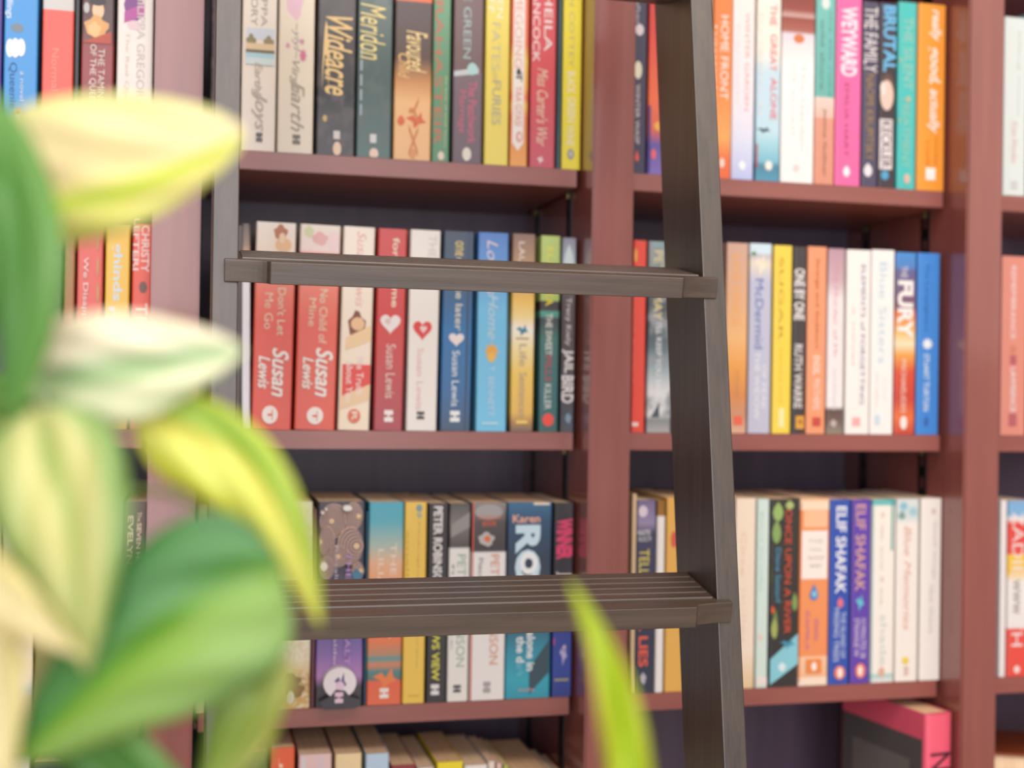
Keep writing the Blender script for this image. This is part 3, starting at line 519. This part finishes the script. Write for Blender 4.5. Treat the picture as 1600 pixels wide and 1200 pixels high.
book(3,0,733,788,786,'red edged white paperback with dark photograph on top',[(0,'#8a8280'),(.1,'#4c4544'),(.23,'#3c3636'),(.245,'#4a4140'),(.25,'#f3ece8'),(1,'#f4ece8')],
 [('rect','#e4502e',733,786,741,1094,'cover_panel'),('ell','#a09a98',742,788,786,812,'cover_art'),('H','#dd5a34',747,806,784,812,'AFTERMATH',.03),('H','#dd5a34',754,814,776,822,'BOOK',.03),('blob','#b9b2b0',745,830,775,855),('blob','#e5683c',755,836,768,848),
  ('A','#e79a78',764,866,780,1038,'PETER ROBINSON',0),('T','#8f8a88',747,872,755,905,'Piece'),('brick','#a49c9c',755,1065,766,1082,LG)])
book(3,0,789,859,785,'wide dark blue paperback with huge glowing letters',[(0,'#33658c'),(.1,'#28486a'),(.3,'#2b3848'),(.6,'#2c4258'),(.75,'#2a86a0'),(.9,'#2fa0b8'),(1,'#2b8fa8')],
 [('rect','#f0d8bc',834,785,859,789,'cover_art'),('slant','#2f4650',826,1000,858,1085),('H','#f2a88c',801,804,844,817,'Karen',.03),('A','#c9e6f4',803,820,845,980,'ROSE',.07),('A','#fafcfd',812,862,840,898,'O',.09),('T','#f2f6f8',822,986,836,1048,'alone in',.03),('T','#f2f6f8',806,994,820,1035,'the d',.03),('T','#5fb8cc',806,1036,819,1058,'ark',.02),('H','#e9a894',810,1074,834,1080,'media')])
book(3,0,862,893,786,'black and cobalt paperback with hot pink title block',[(0,'#2f2a2e'),(.35,'#2c2830'),(.62,'#2c2a38'),(.68,'#2f3f94'),(.85,'#30449a'),(1,'#2b3a84')],
 [('T','#ee3c6a',869,810,895,874,'WINNER',.08),('A','#efe0dc',868,893,893,970,'JEROME',.03),('blob','#d84a78',861,995,867,1010),('bird','#c0b4e0',874,1005,886,1040),('ell','#e8bcc8',879,1008,884,1014,'cover_art'),('rect','#a89c6c',866,1060,888,1064,LG)])
# ---- third shelf, right bay
book(3,1,984,991,772,'thin beige paperback tucked against the upright','#d9b98e')
book(3,1,992,1021,782,'navy paperback with galaxy top and yellow red title',[(0,'#6a6088'),(.12,'#8f80a4'),(.17,'#3a3c58'),(.6,'#2c3048'),(1,'#2f3448')],
 [('ell','#ddc8d8',998,790,1012,808,'cover_art'),('HA','#e9e2e4',994,828,1016,836,'KATE',.02),('HA','#e9e2e4',994,838,1017,846,'ALICE M',.02),('T','#f0d650',998,858,1014,928,'TELL ME',.03),('T','#f25a40',997,936,1013,1042,'ALL LIES',.03),('blob','#b5b0bc',999,1050,1010,1070,LG)])
book(3,1,1023,1036,782,'thin white paperback with mustard top beside navy one',[(0,'#8a5c1c'),(.08,'#94641e'),(.085,'#f3e9e4'),(1,'#f4ece8')])
book(3,1,1038,1072,778,'mustard paperback cut off by the right ladder stile','#e9a94e',[('ell','#d8503c',1048,830,1058,856,'cover_art')])
book(3,1,1074,1110,780,'grey paperback hidden behind the right ladder stile','#8a8684')
book(3,1,1112,1144,780,'dark red paperback hidden behind the right ladder stile','#7a2f34')
book(3,1,1146,1178,779,'cream peach paperback just right of the ladder stile',[(0,'#f9e0c4'),(.8,'#f8dfc8'),(1,'#e9c08c')],
 [('T','#f0b8a0',1157,832,1166,900,'Circe',0),('T','#f2cdb4',1158,920,1166,1010,'miller',0)])
book(3,1,1180,1199,780,'slim pale mint paperback with faint grey title','#cfe4da',
 [('T','#a4bcb4',1187,800,1193,925,'Before the coffee'),('ell','#e2cdb8',1183,990,1192,1002,'cover_art'),('rect','#f0ddd4',1181,1058,1199,1070,'cover_panel')])
book(3,1,1201,1246,780,'black floral paperback with red capitals and blue wing',[(0,'#33302c'),(1,'#302d2c')],
 [('leaf','#8fae5c',1206,784,1226,815),('leaf','#7f9e54',1204,812,1222,850),('leaf','#a4b868',1226,782,1242,796),('leaf','#6a8248',1206,950,1216,1000),('leaf','#9aa456',1201,965,1216,998),('leaf','#7a9450',1236,925,1247,955),('leaf','#66713f',1200,880,1206,916),('flower','#e8542e',1200,946,1210,960),
  ('T','#c8482e',1224,795,1237,990,'ONCE UPON A RIVER',.02),('A','#4a84a4',1210,856,1220,942,'Diane Setterf',.02),('slant','#7fc4d4',1200,990,1246,1070),('bird','#3f8ca4',1218,997,1242,1014),('blob','#d9ecee',1214,1034,1228,1050,LG)])
book(3,1,1247,1293,779,'orange paperback with cream label and blue droplet',[(0,'#f2a06a'),(.02,'#f9d8b8'),(.06,'#f9d8b8'),(.065,'#f4905a'),(.8,'#f48a54'),(.84,'#f48a54'),(.845,'#f7c49c'),(.95,'#f7b488'),(.955,'#fbdcc4'),(1,'#fbdcc4')],
 [('rect','#ee6a38',1248,786,1253,1066,'cover_panel'),('rect','#f9b98c',1256,798,1293,824,'cover_art'),('rect','#fbeade',1252,829,1293,905,'cover_panel'),('HA','#c9b4a4',1262,842,1286,849,'THE'),('HA','#c9b4a4',1264,856,1284,862,'TEA'),('HA','#c9b4a4',1262,868,1288,875,'SHOP'),('HA','#c9b4a4',1264,881,1284,887,'war'),
  ('drop','#3a7cc0',1263,912,1280,938),('ell','#8ac4e4',1268,923,1275,933,'cover_art'),('T','#c8709c',1258,955,1265,1016,'KAMILA'),('T','#c8709c',1272,966,1280,1000,'shams'),('rect','#ee8040',1259,1029,1283,1052,LG),('ell','#fbeee4',1267,1034,1275,1048,LG)])
book(3,1,1294,1326,781,'royal blue paperback with white author capitals','#2c4ca8',
 [('A','#f0f0f6',1305,791,1323,928,'ELIF SHAFAK',.03),('leaf','#e46a7c',1307,933,1319,950),('T','#cfd8ee',1313,956,1321,1028,'THE ISLAND OF'),('T','#cfd8ee',1302,950,1311,1034,'MISSING TREES',.01),('ell','#f0785a',1303,1040,1320,1062,LG),('ell','#fbeae0',1308,1043,1316,1059,LG)])
book(3,1,1328,1358,781,'purple paperback with tan author capitals and turquoise eye','#5a3ea4',
 [('A','#d49a8c',1336,788,1353,924,'ELIF SHAFAK',.02),('bird','#5cc0d4',1337,928,1350,955),('T','#e2ccE4',1344,966,1353,1028,'10 MINUTES 38'),('T','#e2cce4',1334,966,1342,1026,'STRANGE W',.01),('ell','#f0785a',1336,1036,1352,1060,LG),('ell','#fbeae0',1340,1040,1347,1056,LG)])
book(3,1,1360,1396,781,'cream paperback framed by a teal border',[(0,'#5ab4b4'),(.03,'#6abcb8'),(.035,'#faf0e0'),(.95,'#f8eee2'),(.955,'#9cc8c4'),(1,'#f2e8e0')],
 [('rect','#7cc4cc',1360,780,1366,1066,'cover_panel'),('rect','#4c9a94',1392,782,1396,860,'cover_panel'),('T','#e4c9b8',1375,800,1382,950,'Isola',0),('T','#cfd2cc',1374,960,1386,1040,'shade'),('ell','#dda890',1372,1042,1382,1058,LG)])
book(3,1,1398,1433,780,'white paperback with blue blossoms at top, yellow dot below',[(0,'#d9e0dc'),(.1,'#cfdcdc'),(.14,'#f6ece2'),(1,'#f9eee2')],
 [('flower','#84bccc',1404,782,1420,800),('flower','#9cc8d4',1418,790,1436,808),('leaf','#7a9c94',1402,798,1416,812),('T','#eaa890',1411,822,1424,985,'Blue Memories',0,.3),('ell','#f2cc4c',1409,1026,1420,1038,'cover_art'),('T','#d8a08c',1412,1042,1419,1056,'B')])
book(3,1,1436,1474,779,'ivory paperback with faint grey title, last before the upright','#faf0e6',
 [('ell','#dcc4bc',1455,794,1463,804,'cover_art'),('T','#c9bcb4',1456,815,1464,905,'Small things'),('T','#cfc4be',1451,915,1459,990,'like these')])
# ---- third shelf, far right bay
book(3,2,1561,1571,782,'thin white paperback touching the right upright','#f4eae8')
book(3,2,1573,1620,783,'red, blue and yellow paperback with big pale capitals',[(0,'#74a8dc'),(.08,'#7cacd8'),(.1,'#f4ece8'),(.13,'#e4403a'),(.3,'#ea4c42'),(.305,'#f8c440'),(.4,'#f9c040'),(.46,'#f2ede8'),(.72,'#f0e8e4'),(.725,'#ea4c42'),(1,'#ea4a3e')],
 [('A','#f0e2e0',1580,800,1600,1010,'ZADIE SMITH',.03),('T','#8a8480',1582,905,1594,960,'www'),('ell','#f4dcd4',1584,1040,1593,1052,LG)])

# ---- bottom shelf, centre bay (only the tops and upper spines rise into view)
for i, (a, b, yt, look, cv, its, dp) in enumerate([
 (322,362,1172,'tan paperback behind the left ladder stile low down','#b09070',(),None),
 (364,412,1175,'green paperback hidden by the lower leaves','#5c6c3a',(),None),
 (416,455,1169,'orange red paperback with rounded spine top',[(0,'#ee5a34'),(1,'#f07a3c')],[('T','#f8c8a0',434,1184,442,1290,'Just'),('rect','#f6ddc8',452,1168,455,1400)],.10),
 (461,513,1179,'pink and white marbled paperback','#f2c4c4',[('rect','#f9d6a8',461,1178,465,1400),('rect','#e0d8dc',468,1182,478,1400,'cover_art'),('rect','#e4c9d4',494,1182,505,1400,'cover_art')],None),
 (518,560,1178,'butter yellow paperback with mustard left edge','#fad6a0',[('rect','#eeb048',518,1178,524,1400)],None),
 (566,603,1178,'powder blue paperback','#b5cee8',(),.118),
 (606,645,1196,'dark red paperback with peach page edges','#8c2c34',(),.125),
 (647,674,1200,'white paperback with grey page edges','#e2d8d4',(),.125),
 (678,719,1191,'lemon yellow paperback','#fbdc1e',(),.120),
 (721,757,1196,'plain white paperback right of lemon one','#f6ede4',(),.120),
 (758,769,1190,'slim cream paperback with pale pink edge','#f3dccc',(),.10),
 (771,780,1193,'slim pink paperback','#eabcae',(),.10),
 (782,790,1196,'slim lime green paperback','#a8bc58',(),.10),
 (796,852,1206,'thick grey beige paperback','#c8b4a4',(),.125),
 (856,870,1212,'narrow turquoise paperback at row end','#4aa4c4',(),.10),
 (874,888,1220,'narrow scarlet paperback against the upright','#b83a3c',(),.10)]):
    book(4,0,a,b,yt,look,cv,its,dep=dp)
# ---- bottom shelf, left bay
for a, b, yt, look, cv in [(-20,40,1160,'white paperback low behind the plant','#e8dcc8'),(44,100,1190,'dark paperback low behind the plant','#1f1c22'),(104,150,1185,'black paperback low behind the plant','#26222a'),(152,178,1170,'olive paperback low behind the plant','#8a8c50'),(181,226,1160,'warm yellow paperback low beside left upright','#f6c240')]:
    book(4,-1,a,b,yt,look,cv)

# ---- bottom shelf, right bay: the big pink book turned towards us
def box_part(name, dims, mat, parent, bev=0):
    bm = bmesh.new(); box_bm(bm, *dims, bev); return bm_obj(name, bm, mat, parent)
zb = ZS[4]+.0004; YN = .004; RZ = math.radians(8)
c0 = atY(1450, 1118, YN); H = c0.z-zb; Wd = .036; Lc = .15
rt = empty('hardback_book', Vector((c0.x, c0.y, zb)), 'hot pink and grey hardback standing turned on bottom shelf of right bay', 'book', None)
rt.rotation_euler = (0, 0, RZ)     # local +y runs from the spine into the shelf, +x across the spine
pk = plain('#fb5a72', .35); gy = plain('#55504f', .5)
if True:
    n = 8; outer = [(0, Lc), (0, .006)]+[(Wd/2-Wd/2*math.cos(math.pi*k/n), .006-.006*math.sin(math.pi*k/n)) for k in range(1, n)]+[(Wd, .006), (Wd, Lc)]
    inner = [(min(max(x, .0025), Wd-.0025), max(y, .0082)) for x, y in outer]; m = len(outer); bm = bmesh.new()
    rings = [[bm.verts.new((x, y, z)) for x, y in pts] for pts in (outer, inner) for z in (0, H)]     # outer low, outer high, inner low, inner high
    for i in range(m-1):
        for p, q in ((0, 1), (1, 3), (3, 2), (2, 0)):
            bm.faces.new((rings[p][i], rings[p][i+1], rings[q][i+1], rings[q][i]))
    for i in (0, m-1): bm.faces.new((rings[0][i], rings[1][i], rings[3][i], rings[2][i]))
    bm_obj('cover', bm, pk, rt)
box_part('page_block', (.0026, Wd-.0026, .0085, Lc-.002, .003, H-.0006), M_PG, rt)
box_part('cover_panel', (-.0004, .001, .0085, Lc-.001, .002, H-.029), gy, rt)['label'] = 'dark grey lower part of the front cover'
box_part('cover_panel', (-.0006, .001, .03, Lc-.02, .02, H-.055), plain('#6e6763', .5), rt)
V, Fc = text_mesh('NORMAN', .05)
mesh_obj('title_text', [(.004+y*(Wd-.009), -.0006-.0002, H-.042-x*.13) for x, y in V], Fc, plain('#2a1420', .5), rt)
# ---- bottom shelf, far right bay: two books lying flat
zz = ZS[4]+.0004
P = atY(1606, 1190, .06)
for nm, lab, th, cv, rz in (('hardback_book', 'cream hardback lying flat under another on bottom far right', .10, '#7c5a44', -.28), ('hardback_book', 'rust brown book lying flat, top of the far right stack', .075, '#8a3c1a', -.42)):
    rt = empty(nm, Vector((.43+HW+.125, .045+.07, zz)), lab, 'book', None); rt.rotation_euler = (0, 0, rz)
    c_ = plain(cv, .45)
    box_part('cover', (-.075, .075, -.055, .055, 0, .003), c_, rt); box_part('cover', (-.075, .075, -.055, .055, th-.003, th), c_, rt)
    box_part('spine', (.0725, .075, -.055, .055, .0031, th-.0031), c_, rt)
    box_part('page_block', (-.072, .0722, -.0515, .0515, .0032, th-.0032), M_PG, rt)
    zz += th+.0004

# ------------------------------------------------------------ trailing variegated plant close to the camera
def leaf_mat(stops, streak, amt, sc=(1.2, 7), rough=.38):
    """stops across the blade (0 = one edge, 1 = the other), streaks of a second colour running out along the veins"""
    m = bpy.data.materials.new('variegated_leaf'); m.use_nodes = True; nt = m.node_tree; L = nt.links.new
    b = nt.nodes['Principled BSDF']; out = nt.nodes['Material Output']
    uv = nt.nodes.new('ShaderNodeUVMap'); uv.uv_map = 'blade'
    sp = nt.nodes.new('ShaderNodeSeparateXYZ'); L(uv.outputs[0], sp.inputs[0])
    mp = nt.nodes.new('ShaderNodeMapping'); mp.inputs['Scale'].default_value = (sc[0], sc[1], 1); L(uv.outputs[0], mp.inputs[0])
    n = nt.nodes.new('ShaderNodeTexNoise'); n.inputs['Scale'].default_value = 1; n.inputs['Detail'].default_value = 2; L(mp.outputs[0], n.inputs[0])
    ad = nt.nodes.new('ShaderNodeMath'); ad.operation = 'MULTIPLY_ADD'; ad.inputs[1].default_value = .25; L(n.outputs[0], ad.inputs[0])
    sb = nt.nodes.new('ShaderNodeMath'); sb.operation = 'SUBTRACT'; sb.inputs[1].default_value = .125; L(sp.outputs[1], sb.inputs[0]); L(sb.outputs[0], ad.inputs[2])
    cr = nt.nodes.new('ShaderNodeValToRGB'); e = cr.color_ramp.elements
    e[0].position = stops[0][0]; e[0].color = lin(stops[0][1]); e[1].position = stops[-1][0]; e[1].color = lin(stops[-1][1])
    for t, c in stops[1:-1]: q = e.new(t); q.color = lin(c)
    L(ad.outputs[0], cr.inputs[0])
    c2 = nt.nodes.new('ShaderNodeValToRGB'); c2.color_ramp.elements[0].position = .5; c2.color_ramp.elements[1].position = .62; c2.color_ramp.elements[1].color = (amt, amt, amt, 1); L(n.outputs[0], c2.inputs[0])
    mx = nt.nodes.new('ShaderNodeMix'); mx.data_type = 'RGBA'; L(c2.outputs[0], mx.inputs[0]); L(cr.outputs[0], mx.inputs[6]); mx.inputs[7].default_value = lin(streak)
    hs = nt.nodes.new('ShaderNodeHueSaturation'); hs.inputs['Hue'].default_value = .496; hs.inputs['Saturation'].default_value = 1.02; hs.inputs['Value'].default_value = 1.34; L(mx.outputs[2], hs.inputs['Color'])
    L(hs.outputs[0], b.inputs['Base Color']); b.inputs['Roughness'].default_value = rough
    tr = nt.nodes.new('ShaderNodeBsdfTranslucent'); L(hs.outputs[0], tr.inputs[0])
    ms = nt.nodes.new('ShaderNodeMixShader'); ms.inputs[0].default_value = .3; L(b.outputs[0], ms.inputs[1]); L(tr.outputs[0], ms.inputs[2]); L(ms.outputs[0], out.inputs[0])
    return m
POT = atD(60, 1880, .50); POT.z -= .02
plant = empty('potted_pothos', Vector((POT.x, POT.y, POT.z-.13)), 'blurred variegated pothos with yellow-green heart-shaped leaves in the left foreground', 'plant')
PB = Vector(plant.location)
PR = [(0, .0), (.04, .5), (.1, .78), (.2, .96), (.3, 1), (.45, .93), (.6, .76), (.75, .5), (.87, .27), (.95, .1), (1, 0)]
def prof(t):
    for (a, va), (b, vb) in zip(PR, PR[1:]):
        if t <= b:
            k = (t-a)/(b-a); return va+(vb-va)*k
    return 0
def bez(a, b, c, t): return tuple((1-t)**2*p+2*t*(1-t)*q+t*t*r for p, q, r in zip(a, b, c))
def leaf(base, ctrl, tip, wl, wr, mat, el=1, er=1, fold=.012, curl=.02, name='leaf'):
    """midrib from base over ctrl to tip, each (x, y, distance); wl / wr: widest half blade either side of it"""
    NT, NS = 30, 16; bm = bmesh.new(); uvl = bm.loops.layers.uv.new('blade'); grid = []; uvs = []
    for i in range(NT+1):
        t = i/NT; m_ = bez(base, ctrl, tip, t); a = bez(base, ctrl, tip, max(0, t-.01)); b = bez(base, ctrl, tip, min(1, t+.01))
        tx, ty = b[0]-a[0], b[1]-a[1]; l = math.hypot(tx, ty); nx, ny = ty/l, -tx/l     # side vector, to the left of travel on screen flipped
        row = []; ur = []
        for j in range(NS+1):
            s = -1+2*j/NS; f = prof(t); wd = (wr*f**er if s > 0 else wl*f**el)
            back = -.25*abs(s)**1.5*(1-t)**2*.25*l
            px = m_[0]+nx*s*wd; py = m_[1]+ny*s*wd
            d = m_[2]+fold*(abs(s)-.5)*-1*f+curl*(s*s)*f*.6+.0012*math.sin(s*9+t*14)*f
            row.append(bm.verts.new(atD(px, py, d)-PB)); ur.append((t, (s+1)/2))
        grid.append(row); uvs.append(ur)
    for i in range(NT):
        for j in range(NS):
            vs = (grid[i][j], grid[i+1][j], grid[i+1][j+1], grid[i][j+1]); uq = (uvs[i][j], uvs[i+1][j], uvs[i+1][j+1], uvs[i][j+1])
            f = bm.faces.new(vs)
            for lp, u in zip(f.loops, uq): lp[uvl].uv = u
    me = bpy.data.meshes.new(name)
    # weld the pointed ends, then thicken
    bmesh.ops.remove_doubles(bm, verts=bm.verts, dist=1e-5)
    bm.to_mesh(me); bm.free(); me.materials.append(mat)
    for p in me.polygons: p.use_smooth = True
    o = bpy.data.objects.new(name, me); COL.objects.link(o); o.parent = plant
    sm = o.modifiers.new('blade_thickness', 'SOLIDIFY'); sm.thickness = .0004
    return o
M_STEM = plain('#8aa04a', .45, name='stem_green')
# side +1 (v = 1) lies up/right of a blade running left to right
mA = leaf_mat([(.0, '#c8c878'), (.2, '#c6c765'), (.3, '#a6bd3a'), (.38, '#cfca80'), (.5, '#dcd2a0'), (.8, '#dbd2a2'), (1, '#c2c684')], '#decfa8', .6, (1.5, 5))
mB = leaf_mat([(0, '#3a6a2c'), (.5, '#4a7d34'), (1, '#5d8c42')], '#789c5c', .3)
mC = leaf_mat([(0, '#b9bf98'), (.25, '#cdcdae'), (.42, '#93ac7a'), (.55, '#9cb286'), (.65, '#d6d2b8'), (1, '#d8cfb6')], '#84a572', .7, (1.6, 5))
mD = leaf_mat([(0, '#b9bf3c'), (.3, '#c3c860'), (.5, '#d0cc60'), (.66, '#8fb03c'), (.85, '#7fa038'), (1, '#b9bf3a')], '#cfcd74', .4, (1.4, 5))
mE_shaded = leaf_mat([(0, '#3d6f3a'), (.38, '#447a3c'), (.44, '#4f8526'), (.5, '#5c8a1e'), (.56, '#74993c'), (.8, '#7a9a50'), (1, '#6f8f48')], '#62895a', .35, (1, 3), .4)  # dark half and lighter half: shading of the folded blade painted into its colour
mF = leaf_mat([(0, '#54803c'), (.14, '#9aa866'), (.4, '#bfbb7c'), (.52, '#97a85e'), (.7, '#bdb97c'), (.86, '#86a05c'), (1, '#4f7a38')], '#7f985a', .5, (1.6, 6))
mG = leaf_mat([(0, '#c9bd86'), (.5, '#cdc59c'), (1, '#bdb572')], '#b9ac6c', .4)
mH = leaf_mat([(0, '#5f7c2c'), (.5, '#7c9240'), (1, '#9a9c4c')], '#54702c', .5)
mI = leaf_mat([(0, '#9a9f28'), (.35, '#8fa816'), (.6, '#8aa80e'), (1, '#b4ae3c')], '#86a518', .5)
# back to front
leaf((-60, 640, .56), (60, 640, .55), (190, 720, .55), 70, 60, mB)
leaf((-20, 300, .48), (190, 268, .47), (381, 203, .47), 105, 128, mA, .55, .62)                      # cream yellow, points right
leaf((-120, 130, .43), (110, 330, .42), (10, 665, .44), 90, 78, mB, .8, .7)                          # dark green upper left
leaf((45, 600, .46), (190, 572, .45), (382, 546, .47), 98, 95, mC, .7, .7)                           # white green, points right
leaf((205, 655, .47), (430, 665, .46), (503, 985, .48), 88, 62, mD, .9, .9)                       # yellow green, tail down right
leaf((438, 880, .45), (250, 960, .43), (15, 1200, .45), 135, 150, mE_shaded, .8, .8)                        # big green
leaf((50, 640, .44), (110, 800, .42), (136, 1055, .44), 118, 118, mF, .9, .9)                       # variegated, points down
leaf((-110, 840, .42), (0, 930, .41), (135, 1030, .43), 60, 52, mG)
leaf((-80, 900, .44), (10, 1020, .43), (5, 1290, .44), 60, 62, mG)
leaf((420, 1010, .47), (400, 1130, .46), (290, 1290, .47), 62, 55, mH)
leaf((60, 1120, .47), (170, 1170, .46), (350, 1290, .47), 60, 66, mB)
leaf((985, 1370, .45), (1010, 1110, .44), (888, 905, .46), 36, 42, mI, .8, .8)                       # lone leaf bottom centre
vine = [POT+Vector((-.03, 0, -.01)), atD(-190, 1350, .50), atD(-170, 1000, .50), atD(-130, 720, .50), atD(-150, 430, .50)]
tube('vine', [p-PB for p in vine], .0021, M_STEM, plant)
def petiole(a, pts): tube('petiole', [p-PB for p in [a]+[atD(*q) for q in pts]], .0012, M_STEM, plant)
petiole(vine[2], [(-120, 600, .51), (-60, 640, .56)]); petiole(vine[4], [(-150, 200, .46), (-120, 130, .43)])
petiole(vine[3], [(-80, 420, .49), (-20, 300, .48)]); petiole(vine[3], [(-50, 640, .48), (45, 605, .46)])
petiole(vine[3], [(-20, 660, .52), (100, 690, .50), (205, 655, .47)]); petiole(vine[3], [(60, 760, .53), (260, 770, .50), (360, 830, .49), (438, 880, .45)])
petiole(vine[3], [(-50, 660, .47), (50, 640, .44)]); petiole(vine[2], [(-150, 860, .45), (-110, 840, .42)]); petiole(vine[2], [(-130, 920, .46), (-80, 900, .44)])
petiole(POT, [(300, 1350, .52), (420, 1180, .52), (420, 1010, .47)]); petiole(vine[1], [(-60, 1200, .49), (60, 1120, .47)])
petiole(POT, [(500, 1600, .49), (900, 1560, .46), (985, 1370, .45)])
def lathe(name, prof_, mat, parent, off, seg=40):
    V = []; Fq = []
    for r_, z_ in prof_:
        for k in range(seg): a = 6.28318*k/seg; V.append((off.x+r_*math.cos(a), off.y+r_*math.sin(a), off.z+z_))
    for i in range(len(prof_)-1):
        for k in range(seg): Fq.append((i*seg+k, i*seg+(k+1) % seg, (i+1)*seg+(k+1) % seg, (i+1)*seg+k))
    Fq.append(tuple(range(seg))); Fq.append(tuple(range(len(V)-1, len(V)-seg-1, -1)))
    return mesh_obj(name, V, Fq, mat, parent, True)
lathe('pot', [(.045, 0), (.05, .004), (.064, .12), (.068, .13), (.063, .13), (.06, .118)], plain('#b5684a', .8), plant, Vector((0, 0, 0)))
lathe('soil', [(.058, .105), (.0585, .116)], plain('#3a2a20', .95), plant, Vector((0, 0, 0)))
st = empty('plant_stand', Vector((PB.x, PB.y, FLOOR)), 'tall wooden pedestal stand carrying the pothos pot', 'plant stand')
hh = PB.z-FLOOR-.0005
lathe('top_plate', [(.09, hh-.02), (.095, hh-.018), (.095, hh-.002), (.09, hh)], M_LH, st, Vector((0, 0, 0)))
for k in range(3):
    a = 2.0944*k; tube('leg', [(.07*math.cos(a), .07*math.sin(a), hh-.021), (.09*math.cos(a), .09*math.sin(a), hh/2), (.12*math.cos(a), .12*math.sin(a), .001)], .011, M_LH, st)
